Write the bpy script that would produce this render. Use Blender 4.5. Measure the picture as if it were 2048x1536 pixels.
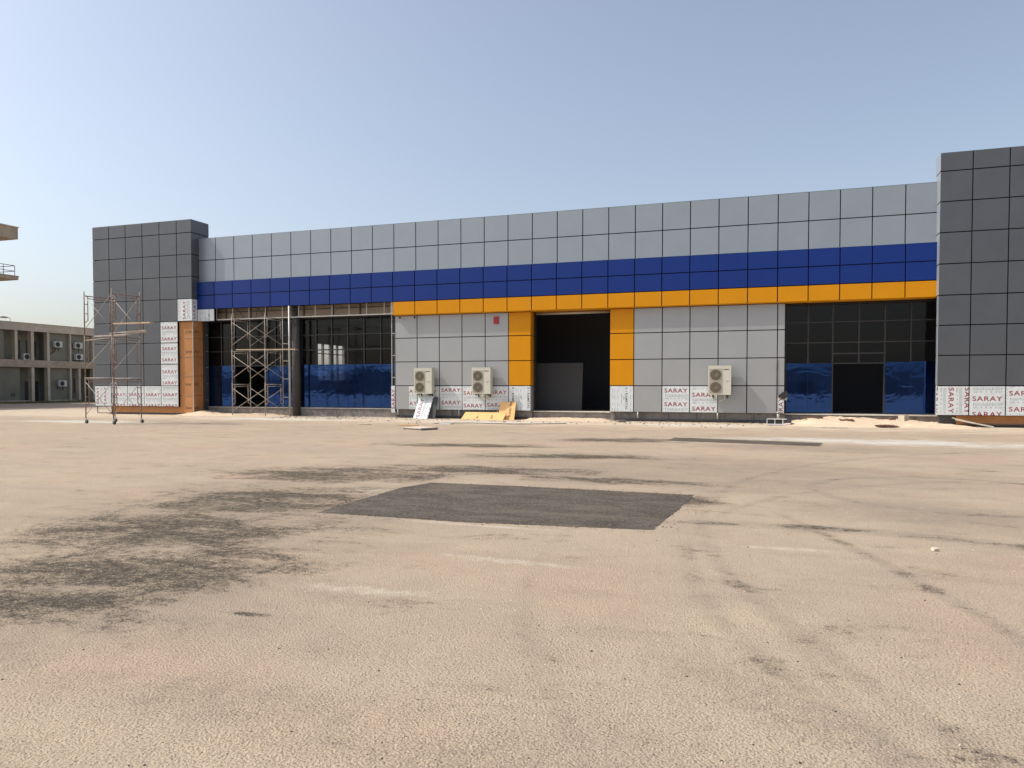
import bpy, bmesh, math, random
from mathutils import Vector, Matrix
R = math.radians
random.seed(7)
sc = bpy.context.scene
for o in list(bpy.data.objects):
    bpy.data.objects.remove(o, do_unlink=True)

# ------------------------------------------------------------------ camera
cd = bpy.data.cameras.new("camera"); cam = bpy.data.objects.new("camera", cd)
sc.collection.objects.link(cam); sc.camera = cam
cam.location = (0, 0, 1.6)
cam.rotation_euler = (R(90) - 0.0293, 0, 0.3239)
cd.sensor_width = 36; cd.lens = 1490 / 2048 * 36
cd.shift_y = 0.0231
cd.clip_start = 0.05; cd.clip_end = 4000

# ------------------------------------------------------------------ sky + sun
SUN = Vector((-1.0, -0.32, 1.2)).normalized()          # direction towards the sun
w = bpy.data.worlds.new("World"); sc.world = w; w.use_nodes = True
nt = w.node_tree
bg = nt.nodes["Background"]
sky = nt.nodes.new("ShaderNodeTexSky"); sky.sky_type = 'NISHITA'; sky.sun_disc = False
sky.sun_elevation = math.asin(SUN.z); sky.sun_rotation = math.atan2(SUN.x, SUN.y)
sky.altitude = 0; sky.air_density = 1.0; sky.dust_density = 3.0; sky.ozone_density = 0.8
hs = nt.nodes.new('ShaderNodeHueSaturation'); hs.inputs['Saturation'].default_value = .76   # hazy desert air
nt.links.new(sky.outputs[0], hs.inputs['Color']); nt.links.new(hs.outputs[0], bg.inputs[0]); bg.inputs[1].default_value = 0.15
sl = bpy.data.lights.new("sun", 'SUN'); sl.energy = 3.0; sl.angle = R(0.55); sl.color = (1, .93, .83)
so = bpy.data.objects.new("sun", sl); sc.collection.objects.link(so)
so.rotation_euler = SUN.to_track_quat('Z', 'Y').to_euler(); so.location = (-20, -5, 30)
sc.view_settings.view_transform = 'Standard'; sc.view_settings.look = 'None'
sc.view_settings.exposure = 0.30; sc.view_settings.gamma = 1
sc.cycles.max_bounces = 8; sc.cycles.transparent_max_bounces = 12

# ------------------------------------------------------------------ materials
def mat(name, col, rough=.6, metal=0, spec=.5, var=0, vscale=3, bump=0, bscale=30, stretch=(1, 1, 1), dirt=None):
    m = bpy.data.materials.new(name); m.use_nodes = True
    n = m.node_tree.nodes; l = m.node_tree.links; b = n["Principled BSDF"]
    b.inputs["Base Color"].default_value = (*col, 1)
    b.inputs["Roughness"].default_value = rough; b.inputs["Metallic"].default_value = metal
    b.inputs["Specular IOR Level"].default_value = spec
    if var or bump or dirt:
        g = n.new("ShaderNodeNewGeometry"); mp = n.new("ShaderNodeMapping"); mp.inputs[3].default_value = stretch
        l.new(g.outputs["Position"], mp.inputs[0])
    if var:
        t = n.new("ShaderNodeTexNoise"); t.inputs["Scale"].default_value = vscale; t.inputs["Detail"].default_value = 8
        t.inputs["Roughness"].default_value = .65
        l.new(mp.outputs[0], t.inputs[0])
        mr = n.new("ShaderNodeMapRange"); mr.inputs[1].default_value = .3; mr.inputs[2].default_value = .7
        mr.inputs[3].default_value = 1 - var; mr.inputs[4].default_value = 1 + var
        l.new(t.outputs[0], mr.inputs[0])
        mx = n.new("ShaderNodeVectorMath"); mx.operation = 'SCALE'; mx.inputs[0].default_value = col
        l.new(mr.outputs[0], mx.inputs[3]); last = mx.outputs[0]
        if dirt:
            t2 = n.new("ShaderNodeTexNoise"); t2.inputs["Scale"].default_value = dirt[1]; t2.inputs["Detail"].default_value = 9
            t2.inputs["Roughness"].default_value = .7; l.new(mp.outputs[0], t2.inputs[0])
            r2 = n.new("ShaderNodeMapRange"); r2.inputs[1].default_value = dirt[2]; r2.inputs[2].default_value = dirt[2] + .16
            l.new(t2.outputs[0], r2.inputs[0])
            mm = n.new("ShaderNodeMix"); mm.data_type = 'RGBA'; mm.inputs[7].default_value = (*dirt[0], 1)
            l.new(r2.outputs[0], mm.inputs[0]); l.new(last, mm.inputs[6]); last = mm.outputs[2]
        l.new(last, b.inputs["Base Color"])
    if bump:
        t = n.new("ShaderNodeTexNoise"); t.inputs["Scale"].default_value = bscale; t.inputs["Detail"].default_value = 6
        l.new(mp.outputs[0], t.inputs[0])
        bp = n.new("ShaderNodeBump"); bp.inputs["Strength"].default_value = 1; bp.inputs["Distance"].default_value = bump
        l.new(t.outputs[0], bp.inputs["Height"]); l.new(bp.outputs[0], b.inputs["Normal"])
    return m

M = {}
def acp(name, col, metal=.25, rough=.38, var=.035, spec=.5):
    return mat(name, col, rough, metal, spec, var=var, vscale=.9, bump=.0012, bscale=1.3)
M['grey'] = acp('light_grey_composite', (.29, .33, .365))
M['grey_low'] = acp('light_grey_composite_lower', (.365, .375, .38))
M['dark'] = acp('anthracite_composite', (.102, .110, .123), var=.08)
M['blue'] = acp('blue_composite', (.005, .029, .19), metal=.0, spec=.28)
M['orange'] = acp('orange_composite', (.63, .26, .004), metal=.0, spec=.2)
M['gap'] = mat('joint_black', (.006, .006, .007), .9, spec=.1)
M['film'] = mat('white_protective_film', (.66, .70, .71), .28, var=.09, vscale=5, bump=.012, bscale=6)
M['red_ink'] = mat('red_ink', (.27, .03, .045), .5)
M['black_ink'] = mat('black_ink', (.035, .04, .045), .5)
M['grey_ink'] = mat('grey_green_ink', (.27, .34, .35), .5)
M['brown_ink'] = mat('brown_ink', (.09, .035, .02), .6)
M['xps'] = mat('orange_sheathing', (.46, .205, .07), .7, var=.12, vscale=2.5, bump=.002, bscale=9)
M['yellow_board'] = mat('yellow_sheathing', (.80, .49, .20), .75, var=.1, vscale=4)
M['concrete'] = mat('weathered_concrete', (.44, .355, .265), .9, var=.22, vscale=1.4, bump=.006, bscale=18, dirt=((.12, .10, .085), .9, .60))
M['concrete_light'] = mat('pale_concrete', (.57, .49, .385), .9, var=.16, vscale=1.2, bump=.004, bscale=15, dirt=((.25, .21, .17), .7, .62))
M['block'] = mat('concrete_block', (.25, .23, .21), .95, var=.3, vscale=3.5, bump=.012, bscale=22, dirt=((.10, .085, .07), 2.0, .58))
M['plaster'] = mat('green_grey_plaster', (.225, .215, .165), .9, var=.12, vscale=.8, dirt=((.11, .11, .095), .6, .6))
M['inside'] = mat('dark_interior_paint', (.22, .21, .21), .9, var=.1, vscale=.6)
M['inside_shade'] = mat('unlit_store_shade', (.09, .09, .10), .9)  # shade of the unlit rooms put into a near-black base colour
M['charcoal_board'] = mat('charcoal_board', (.06, .06, .06), .8)
M['frame'] = mat('black_window_frame', (.022, .022, .026), .45)
M['frame_grey'] = mat('grey_window_frame', (.028, .026, .026), .5)
M['steel'] = mat('galvanised_steel', (.42, .41, .38), .5, .3, var=.15, vscale=8)
M['steel_dark'] = mat('painted_dark_steel', (.055, .055, .058), .6)
M['rust'] = mat('rusty_scaffold_tube', (.26, .20, .165), .7, .2, var=.35, vscale=9, dirt=((.20, .095, .055), 6, .52))
M['rust_pale'] = mat('pale_scaffold_tube', (.38, .33, .28), .65, .2, var=.3, vscale=9, dirt=((.20, .11, .07), 5, .56))
M['wood'] = mat('old_plank', (.50, .38, .26), .85, var=.25, vscale=6, stretch=(.4, 4, 4))
M['wood_grey'] = mat('grey_plank', (.50, .45, .40), .85, var=.25, vscale=6)
M['tan_board'] = mat('tan_header_board', (.27, .21, .15), .85, var=.15, vscale=2)
M['rubber'] = mat('black_rubber', (.02, .02, .02), .7)
M['ac'] = mat('cream_painted_metal', (.58, .57, .48), .5, var=.04, vscale=3)
M['ac_white'] = mat('white_painted_metal', (.62, .62, .58), .5, var=.06, vscale=3)
M['fan'] = mat('fan_guard_brown', (.27, .235, .17), .6)
M['fan_dark'] = mat('fan_recess', (.115, .098, .07), .7)
M['ac_dark'] = mat('dark_plastic', (.03, .03, .03), .5)
M['red'] = mat('red_plastic', (.45, .02, .03), .4)
M['white'] = mat('white_plastic', (.75, .75, .73), .4)
M['sand'] = mat('pale_sand', (.64, .50, .36), .95, var=.14, vscale=2.2, bump=.02, bscale=9)
M['sand_white'] = mat('chalky_ledge', (.62, .58, .51), .9, var=.12, vscale=5)
M['soil'] = mat('brown_soil', (.10, .075, .055), .95, var=.4, vscale=.3)
M['stone'] = mat('dark_chippings', (.06, .052, .045), .9)
M['stone_pale'] = mat('pale_chippings', (.52, .45, .36), .9, var=.2, vscale=20)
M['dry_grass'] = mat('dry_grass_blades', (.17, .16, .06), .9, var=.3, vscale=1)
M['verge'] = mat('dry_verge', (.17, .14, .075), .95, var=.35, vscale=.8)
M['win_dark'] = mat('dark_window_glass', (.02, .026, .03), .12, spec=.8)
M['win_green'] = mat('green_tinted_glass', (.07, .10, .10), .2, spec=.7)
M['door_blue'] = mat('dark_blue_shutter', (.025, .032, .045), .6, var=.2, vscale=2)
M['curtain'] = mat('pale_curtain', (.18, .19, .21), .8)
M['skin'] = mat('skin', (.35, .2, .14), .6)
M['shirt'] = mat('pale_shirt', (.45, .5, .55), .8)
M['trousers'] = mat('dark_trousers', (.03, .035, .05), .8)

def glass_mat():
    m = bpy.data.materials.new('tinted_glass'); m.use_nodes = True
    n = m.node_tree.nodes; l = m.node_tree.links; n.clear()
    out = n.new("ShaderNodeOutputMaterial"); tr = n.new("ShaderNodeBsdfTransparent"); gl = n.new("ShaderNodeBsdfGlossy")
    tr.inputs[0].default_value = (.92, .93, .95, 1); gl.inputs[0].default_value = (.9, .9, .95, 1); gl.inputs[1].default_value = .01
    fr = n.new("ShaderNodeFresnel"); fr.inputs[0].default_value = 1.35
    mx = n.new("ShaderNodeMixShader"); l.new(fr.outputs[0], mx.inputs[0]); l.new(tr.outputs[0], mx.inputs[1]); l.new(gl.outputs[0], mx.inputs[2])
    l.new(mx.outputs[0], out.inputs[0]); return m
M['glass'] = glass_mat()

def film_mat():
    m = bpy.data.materials.new('blue_glass_film'); m.use_nodes = True
    n = m.node_tree.nodes; l = m.node_tree.links; n.clear()
    out = n.new("ShaderNodeOutputMaterial"); tr = n.new("ShaderNodeBsdfTransparent"); gl = n.new("ShaderNodeBsdfGlossy")
    tr.inputs[0].default_value = (.30, .36, .50, 1); gl.inputs[0].default_value = (.030, .075, .235, 1); gl.inputs[1].default_value = .03
    g = n.new("ShaderNodeNewGeometry"); mp = n.new("ShaderNodeMapping"); mp.inputs[3].default_value = (1, 1, 1.6)
    l.new(g.outputs["Position"], mp.inputs[0])
    t = n.new("ShaderNodeTexNoise"); t.inputs["Scale"].default_value = .75; t.inputs["Detail"].default_value = 3.0
    t.inputs["Distortion"].default_value = .6
    l.new(mp.outputs[0], t.inputs[0])
    bp = n.new("ShaderNodeBump"); bp.inputs["Distance"].default_value = .006; l.new(t.outputs[0], bp.inputs["Height"])
    l.new(bp.outputs[0], gl.inputs["Normal"])
    ad = n.new("ShaderNodeAddShader"); l.new(tr.outputs[0], ad.inputs[0]); l.new(gl.outputs[0], ad.inputs[1])
    l.new(ad.outputs[0], out.inputs[0]); return m
M['bluefilm'] = film_mat()

# ------------------------------------------------------------------ mesh helpers
def wloc(o):
    v = Vector((0, 0, 0))
    while o is not None:
        v += o.location; o = o.parent
    return v

class MB:
    def __init__(s): s.v = []; s.f = []; s.sm = []
    def quad(s, pts, sm=False):
        pts = list(pts)
        b = len(s.v); s.v += [tuple(p) for p in pts]; s.f.append(tuple(range(b, b + len(pts)))); s.sm.append(sm)
    def box(s, x0, x1, y0, y1, z0, z1):
        b = len(s.v)
        s.v += [(x0, y0, z0), (x1, y0, z0), (x1, y1, z0), (x0, y1, z0), (x0, y0, z1), (x1, y0, z1), (x1, y1, z1), (x0, y1, z1)]
        for f in ((0, 3, 2, 1), (4, 5, 6, 7), (0, 1, 5, 4), (1, 2, 6, 5), (2, 3, 7, 6), (3, 0, 4, 7)):
            s.f.append(tuple(b + i for i in f)); s.sm.append(False)
    def obox(s, c, ax, ay, az):      # centre and three half-axes
        c = Vector(c); ax = Vector(ax); ay = Vector(ay); az = Vector(az); b = len(s.v)
        for k, j, i in ((-1, -1, -1), (-1, -1, 1), (-1, 1, 1), (-1, 1, -1), (1, -1, -1), (1, -1, 1), (1, 1, 1), (1, 1, -1)):
            s.v.append(tuple(c + ax * i + ay * j + az * k))
        for f in ((0, 3, 2, 1), (4, 5, 6, 7), (0, 1, 5, 4), (1, 2, 6, 5), (2, 3, 7, 6), (3, 0, 4, 7)):
            s.f.append(tuple(b + i for i in f)); s.sm.append(False)
    def tube(s, p, q, r=.024, n=8, r2=None, cap=True):
        p = Vector(p); q = Vector(q); d = (q - p); L = d.length
        if L < 1e-6: return
        d /= L; a = Vector((0, 0, 1)) if abs(d.z) < .9 else Vector((1, 0, 0))
        u = d.cross(a).normalized(); v = d.cross(u); b = len(s.v); r2 = r if r2 is None else r2
        for c, rr in ((p, r), (q, r2)):
            for i in range(n):
                t = 2 * math.pi * i / n; s.v.append(tuple(c + (u * math.cos(t) + v * math.sin(t)) * rr))
        for i in range(n):
            j = (i + 1) % n; s.f.append((b + i, b + n + i, b + n + j, b + j)); s.sm.append(True)
        if cap:
            s.f.append(tuple(b + i for i in range(n))); s.sm.append(False)
            s.f.append(tuple(b + n + i for i in reversed(range(n)))); s.sm.append(False)
    def path(s, pts, r=.02, n=6):
        for a, b in zip(pts, pts[1:]): s.tube(a, b, r, n)
    def panel(s, x0, x1, z0, z1, y, d=.03, cham=.003, jit=.0012, axis='Y', sign=-1):
        """cladding cassette: chamfered face on plane y, facing sign*axis"""
        j = [random.uniform(-jit, jit) for _ in range(4)]
        def P(a, z, off):
            return (a, y - sign * off, z) if axis == 'Y' else (y - sign * off, a, z)
        ring = [(x0, z0), (x1, z0), (x1, z1), (x0, z1)]
        inn = [(x0 + cham, z0 + cham), (x1 - cham, z0 + cham), (x1 - cham, z1 - cham), (x0 + cham, z1 - cham)]
        b = len(s.v)
        s.v += [P(a, z, d) for a, z in ring] + [P(a, z, cham + j[i]) for i, (a, z) in enumerate(ring)] + [P(a, z, j[i]) for i, (a, z) in enumerate(inn)]
        fl = []
        for i in range(4):
            k = (i + 1) % 4
            fl += [(b + i, b + k, b + 4 + k, b + 4 + i), (b + 4 + i, b + 4 + k, b + 8 + k, b + 8 + i)]
        fl.append((b + 8, b + 9, b + 10, b + 11))
        flip = (axis == 'Y') == (sign > 0)
        for f in fl: s.f.append(tuple(reversed(f)) if flip else f); s.sm.append(False)
    def build(s, name, m, parent=None, split=False, **tags):
        if split:
            par = list(range(len(s.v)))
            def find(a):
                while par[a] != a: par[a] = par[par[a]]; a = par[a]
                return a
            for f in s.f:
                for a in f[1:]: par[find(a)] = find(f[0])
            gr = {}
            for f, sm in zip(s.f, s.sm): gr.setdefault(find(f[0]), []).append((f, sm))
            for fl in gr.values():
                ids = sorted({i for f, _ in fl for i in f}); ix = {a: k for k, a in enumerate(ids)}
                q = MB(); q.v = [s.v[i] for i in ids]; q.f = [tuple(ix[i] for i in f) for f, _ in fl]; q.sm = [sm for _, sm in fl]
                o = q.build(name, m, parent, **tags)
            return o
        me = bpy.data.meshes.new(name); o0 = wloc(parent) if parent else Vector((0, 0, 0))
        if parent is None and s.v:
            xs = [v[0] for v in s.v]; ys = [v[1] for v in s.v]; zs = [v[2] for v in s.v]
            o0 = Vector(((min(xs) + max(xs)) / 2, (min(ys) + max(ys)) / 2, min(zs)))
        me.from_pydata([(v[0] - o0.x, v[1] - o0.y, v[2] - o0.z) for v in s.v], [], s.f)
        me.polygons.foreach_set('use_smooth', s.sm); me.update()
        me.materials.append(M[m] if isinstance(m, str) else m)
        o = bpy.data.objects.new(name, me); sc.collection.objects.link(o)
        if parent: o.parent = parent
        else: o.location = o0
        tag(o, **tags); return o

def tag(o, label=None, cat=None, group=None, kind=None):
    if label: o['label'] = label
    if cat: o['category'] = cat
    if group: o['group'] = group
    if kind: o['kind'] = kind
    return o

def empty(name, loc, label=None, cat=None, group=None):
    o = bpy.data.objects.new(name, None); sc.collection.objects.link(o); o.location = loc; o.empty_display_size = .3
    return tag(o, label, cat, group)

def copy_tree(o, parent=None):
    c = o.copy(); sc.collection.objects.link(c); c.parent = parent
    for ch in o.children: copy_tree(ch, c)
    return c

_txt = {}
def text2d(s, bold=.012):
    """flat triangulated lettering, cap height 1, starts at x=0"""
    if s in _txt: return _txt[s]
    cu = bpy.data.curves.new('t', 'FONT'); cu.body = s; cu.size = 1; cu.offset = bold; cu.resolution_u = 3
    cu.space_character = 1.12
    o = bpy.data.objects.new('t', cu); sc.collection.objects.link(o)
    dg = bpy.context.evaluated_depsgraph_get(); me = o.evaluated_get(dg).to_mesh()
    vs = [(v.co.x, v.co.y) for v in me.vertices]; fs = [tuple(p.vertices) for p in me.polygons]
    o.evaluated_get(dg).to_mesh_clear(); bpy.data.objects.remove(o); bpy.data.curves.remove(cu)
    x0 = min(v[0] for v in vs); x1 = max(v[0] for v in vs); y0 = min(v[1] for v in vs); y1 = max(v[1] for v in vs)
    vs = [((x - x0) / (x1 - x0), (y - y0) / (y1 - y0)) for x, y in vs]
    _txt[s] = (vs, fs); return _txt[s]

class Decal:
    """2-D marks in a panel's own (u,v) plane, clipped to the panel, then lifted 3 mm off its face"""
    def __init__(s, W, H): s.W = W; s.H = H; s.bm = bmesh.new()
    def poly(s, pts, faces=None):
        vs = [s.bm.verts.new((x, y, 0)) for x, y in pts]
        for f in (faces or [range(len(pts))]):
            try: s.bm.faces.new([vs[i] for i in f])
            except ValueError: pass
    def rect(s, x0, y0, x1, y1): s.poly([(x0, y0), (x1, y0), (x1, y1), (x0, y1)])
    def text(s, t, x, y, w, h, rot=0):
        vs, fs = text2d(t); c, n = math.cos(R(rot)), math.sin(R(rot))
        s.poly([(x + (a * w) * c - (b * h) * n, y + (a * w) * n + (b * h) * c) for a, b in vs], fs)
    def emit(s, name, m, parent, P, U, V, off=.003):
        U = Vector(U); V = Vector(V); N = U.cross(V).normalized(); P = Vector(P)
        for co, no in (((0, 0, 0), (-1, 0, 0)), ((s.W, 0, 0), (1, 0, 0)), ((0, 0, 0), (0, -1, 0)), ((0, s.H, 0), (0, 1, 0))):
            g = list(s.bm.verts) + list(s.bm.edges) + list(s.bm.faces)
            bmesh.ops.bisect_plane(s.bm, geom=g, plane_co=co, plane_no=no, clear_outer=True)
        if not s.bm.faces: s.bm.free(); return None
        s.bm.verts.ensure_lookup_table(); s.bm.verts.index_update()
        mb = MB(); mb.v = [tuple(P + U * v.co.x + V * v.co.y + N * off) for v in s.bm.verts]
        for f in s.bm.faces: mb.f.append(tuple(v.index for v in f.verts)); mb.sm.append(False)
        s.bm.free(); return mb.build(name, m, parent)

def rotpt(x, y, rot, W, H):
    """pattern frame -> panel frame; rot in 0/90/-90"""
    if rot == 0: return x, y
    if rot == 90: return W - y, x
    return y, H - x

def saray(parent, P, U, V, W, H, rot=0, first=.25, left=.09, pitch=.61, tw=1.0, ink='red_ink'):
    """rows of red lettering with small shipping marks between; first = distance from the top edge to the first cap line"""
    PW, PH = (W, H) if rot == 0 else (H, W)
    d = Decal(W, H); g = Decal(W, H); h = .185
    def grect(x0, y0, x1, y1):
        a = rotpt(x0, y0, rot, W, H); b = rotpt(x1, y1, rot, W, H)
        g.rect(min(a[0], b[0]), min(a[1], b[1]), max(a[0], b[0]), max(a[1], b[1]))
    k = -1
    while True:
        top = PH - first - k * pitch
        if top < -.3: break
        base = top - h
        ax, ay = rotpt(left, base, rot, W, H)
        d.text('SARAY', ax, ay, tw, h, rot)
        ya = base - .13
        for i in range(4):
            x = left + .05 + i * .31
            grect(x - .009, ya - .055, x + .009, ya + .02)
            a = [rotpt(px, py, rot, W, H) for px, py in ((x - .026, ya + .015), (x + .026, ya + .015), (x, ya + .06))]
            g.poly(a)
            if i < 3:
                for yy in (-.05, -.012, .03): grect(x + .06, ya + yy, x + .25, ya + yy + .009)
                grect(x + .055, ya - .05, x + .062, ya + .04); grect(x + .248, ya - .05, x + .255, ya + .04)
        yb = ya - .12
        grect(left + .02, yb - .028, left + .18, yb - .012); grect(left + .02, yb + .012, left + .18, yb + .02)
        for i in range(4): grect(left + .28 + i * .165, yb - .018, left + .32 + i * .165, yb + .018)
        grect(left + .86, yb - .022, left + 1.0, yb - .012); grect(left + .86, yb + .012, left + 1.0, yb + .02)
        k += 1
        if k > 6: break
    y = .03
    while y < PH:
        grect(.018, y, .042, y + .015); grect(PW - .042, y + .03, PW - .018, y + .045); y += .12
    d.emit('printed_lettering', ink, parent, P, U, V); g.emit('printed_symbols', 'grey_ink', parent, P, U, V)

def metalfilm(parent, P, U, V, W, H, cols, dashes=(.10, .22, .40)):
    d = Decal(W, H); g = Decal(W, H)
    for c in cols: d.text('E I RAMETAL', c, H - .07, H * .86, .10, -90)
    for c in dashes:
        for y in (.12, .42, .75, .98): g.rect(c - .008, H - y - .16, c + .008, H - y)
    g.rect(.5, H - .78, .525, H - .35); g.rect(.60, H - .62, .635, H - .46)
    d.emit('printed_lettering', 'black_ink', parent, P, U, V); g.emit('printed_symbols', 'grey_ink', parent, P, U, V)

def wrapped(parent, x0, x1, z0, z1, y, kind='saray', label=None, axis='Y', sign=-1, **kw):
    mb = MB(); mb.panel(x0, x1, z0, z1, y, jit=.003, axis=axis, sign=sign)
    o = mb.build('film_wrapped_panel', 'film', parent)
    if label: o['label'] = label
    if axis == 'Y': P, U, V = (x0, y, z0), (1, 0, 0), (0, 0, 1)
    else: P, U, V = (y, x0, z0), (0, 1, 0), (0, 0, 1)
    (saray if kind == 'saray' else metalfilm)(o, P, U, V, x1 - x0, z1 - z0, **kw)
    return o

# ------------------------------------------------------------------ ground
def ground_mat():
    m = bpy.data.materials.new('dusty_asphalt'); m.use_nodes = True
    n = m.node_tree.nodes; l = m.node_tree.links; b = n["Principled BSDF"]; b.inputs["Roughness"].default_value = .95
    b.inputs["Specular IOR Level"].default_value = .2
    geo = n.new("ShaderNodeNewGeometry"); pos = geo.outputs["Position"]
    def noise(scale, det=6, ro=.6, st=(1, 1, 1), rot=0, dist=0):
        mp = n.new("ShaderNodeMapping"); mp.inputs[3].default_value = st; mp.inputs[2].default_value = (0, 0, R(rot))
        l.new(pos, mp.inputs[0]); t = n.new("ShaderNodeTexNoise"); t.inputs["Scale"].default_value = scale
        t.inputs["Detail"].default_value = det; t.inputs["Roughness"].default_value = ro; t.inputs["Distortion"].default_value = dist
        l.new(mp.outputs[0], t.inputs[0]); return t.outputs[0]
    def mr(v, a, b_, c=0, d=1):
        x = n.new("ShaderNodeMapRange"); x.interpolation_type = 'SMOOTHSTEP'
        for i, k in enumerate((a, b_, c, d)): x.inputs[i + 1].default_value = k
        l.new(v, x.inputs[0]); return x.outputs[0]
    def math_(op, a, b_):
        x = n.new("ShaderNodeMath"); x.operation = op
        for i, k in enumerate((a, b_)):
            if isinstance(k, (int, float)): x.inputs[i].default_value = k
            else: l.new(k, x.inputs[i])
        return x.outputs[0]
    def mix(f, a, b_):
        x = n.new("ShaderNodeMix"); x.data_type = 'RGBA'
        for i, k in ((0, f), (6, a), (7, b_)):
            if isinstance(k, (int, float)): x.inputs[i].default_value = k
            elif isinstance(k, tuple): x.inputs[i].default_value = (*k, 1)
            else: l.new(k, x.inputs[i])
        return x.outputs[2]
    def ell(cx, cy, rx, ry, rot=0, inner=.15):
        a = n.new("ShaderNodeVectorMath"); a.operation = 'SUBTRACT'; a.inputs[1].default_value = (cx, cy, 0); l.new(pos, a.inputs[0])
        r_ = n.new("ShaderNodeVectorRotate"); r_.rotation_type = 'Z_AXIS'; r_.inputs["Angle"].default_value = -R(rot); l.new(a.outputs[0], r_.inputs[0])
        s = n.new("ShaderNodeVectorMath"); s.operation = 'MULTIPLY'; s.inputs[1].default_value = (1 / rx, 1 / ry, 0); l.new(r_.outputs[0], s.inputs[0])
        L = n.new("ShaderNodeVectorMath"); L.operation = 'LENGTH'; l.new(s.outputs[0], L.inputs[0])
        return mr(L.outputs["Value"], inner, 1, 1, 0)
    def union(lst):
        o = None
        for e in lst:
            v = ell(*e[:6]) if len(e) > 5 else ell(*e)
            o = v if o is None else math_('MAXIMUM', o, v)
        return o
    n_big = noise(.35, 5); n_mid = noise(1.6, 8, .65); n_dir = noise(1.1, 7, .6, (.35, 1.6, 1), 8); n_f = noise(68, 3, .6); n_ff = noise(105, 3, .7)
    col = mix(mr(n_big, .35, .65), GC[0], GC[1])
    col = mix(mr(noise(.5, 4, .5, (1, 1, 1), 40), .48, .68, 0, .55), col, GC[2])
    col = mix(mr(n_dir, .5, .72, 0, .35), col, GC[3])
    col = mix(mr(n_mid, .3, .7, .0, .22), col, (.30, .245, .19))
    # aggregate: dark and pale grains, the pits' shade put into the colour
    col = mix(mr(n_f, .52, .64, 0, .6), col, (.15, .12, .09))
    col = mix(mr(n_ff, .56, .74, 0, .45), col, (.13, .10, .08))
    col = mix(mr(noise(60, 3, .6), .60, .75, 0, .5), col, (.66, .55, .43))
    # pale dusty apron along the building and chalky spills
    sep = n.new("ShaderNodeSeparateXYZ"); l.new(pos, sep.inputs[0])
    ap = math_('MULTIPLY', mr(sep.outputs[1], 24.5, 31.5), mr(sep.outputs[1], 44, 36, 0, 1))
    apn = math_('ADD', ap, math_('MULTIPLY', math_('SUBTRACT', noise(.9, 9, .7, (.6, 1.3, 1), 3), .5), 2.2))
    col = mix(mr(apn, .35, 1.15, 0, .8), col, (.60, .50, .38))
    wm = union([(-28.6, 25.4, 6.5, 2.2, 2), (3.8, 23.4, 8.5, 2.4, -6), (-22, 30.4, 9, 1.9, 2), (-11, 30.6, 8, 1.9, 2), (-3, 31, 6, 1.5, 0)])
    wn = math_('ADD', wm, math_('MULTIPLY', math_('SUBTRACT', noise(1.3, 9, .74, (.6, 1.4, 1), 4, .5), .5), 3.2))
    col = mix(mr(wn, .35, 1.2, 0, .75), col, (.62, .61, .55))
    ws = union([(-2.9, 5.12, 1.5, .22, 3), (-5.7, 10.0, 1.3, .7, 20), (.2, 7.75, 1.1, .16, 3), (-3.2, 7.95, 2.6, .16, -2), (-2.2, 6.4, 1.4, .2, -4)])
    wsn = math_('ADD', ws, math_('MULTIPLY', math_('SUBTRACT', noise(7, 9, .8), .5), 3.0))
    col = mix(mr(wsn, .5, 1.5, 0, .55), col, (.64, .58, .48))
    # dark gritty soiling: pigment sits between the grains, so a fine noise is thresholded by a broad one
    dm = union([(-5.3, 3.9, 2.0, 1.2, 25), (-5.2, 5.1, 2.4, 1.6, 35), (-6.2, 6.6, 2.9, 1.9, 25), (-6.6, 8.8, 2.8, 2.2, 20), (-7.2, 11.8, 3.8, 2.0, 15),
                (-4.7, 5.8, 1.3, .35, 8), (-5.2, 13.2, 3.6, 1.2, 8), (-4.2, 16.4, 3.8, 1.0, 10), (-2.4, 12.4, 2.6, .7, 0), (-4.0, 21.8, 3.2, 1.5, 14),
                (-7.5, 18.5, 4, 1.0, 8), (-1.0, 10.6, .9, .8, 0), (-3.38, 4.33, .3, .08, 5)])
    def ring(cx, cy, rad, wd, x0, amp):
        a = n.new("ShaderNodeVectorMath"); a.operation = 'SUBTRACT'; a.inputs[1].default_value = (cx, cy, 0); l.new(pos, a.inputs[0])
        L = n.new("ShaderNodeVectorMath"); L.operation = 'LENGTH'; l.new(a.outputs[0], L.inputs[0])
        v = mr(math_('ABSOLUTE', math_('SUBTRACT', L.outputs["Value"], rad), 0), 0, wd, amp, 0)
        return math_('MULTIPLY', v, mr(sep.outputs[0], x0, x0 + 1.0))
    rg = ring(-31.15, -2.29, 33.62, .13, -.2, .42)
    for r_ in ((12.06, 9.9, 12.76, .18, -1.2, .26), (6.57, 7.73, 7.27, .16, -1.2, .24), (2.78, 12.53, 2.02, .22, .2, .4), (.24, 3.11, 5.9, .30, -1.3, .62), (-31.15, -2.29, 32.2, .14, -.9, .2), (6.57, 7.73, 8.6, .16, -2.6, .18)):
        rg = math_('MAXIMUM', rg, ring(*r_))
    dm2 = math_('MAXIMUM', dm, rg)
    lo = noise(1.5, 8, .68, (.7, 1.25, 1), 12, .5)
    pr = mr(math_('ADD', math_('MULTIPLY', dm2, .76), math_('MULTIPLY', math_('SUBTRACT', lo, .5), 2.4)), -.03, .95)
    gr_ = math_('ADD', math_('MULTIPLY', noise(11, 9, .8), .55), math_('MULTIPLY', noise(55, 4, .7), .45))
    dk = mr(math_('ADD', math_('MULTIPLY', pr, .70), math_('MULTIPLY', math_('SUBTRACT', gr_, .5), 4.6)), .12, .85, 0, .94)
    dk = math_('MULTIPLY', dk, mr(pr, .02, .35))
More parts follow.
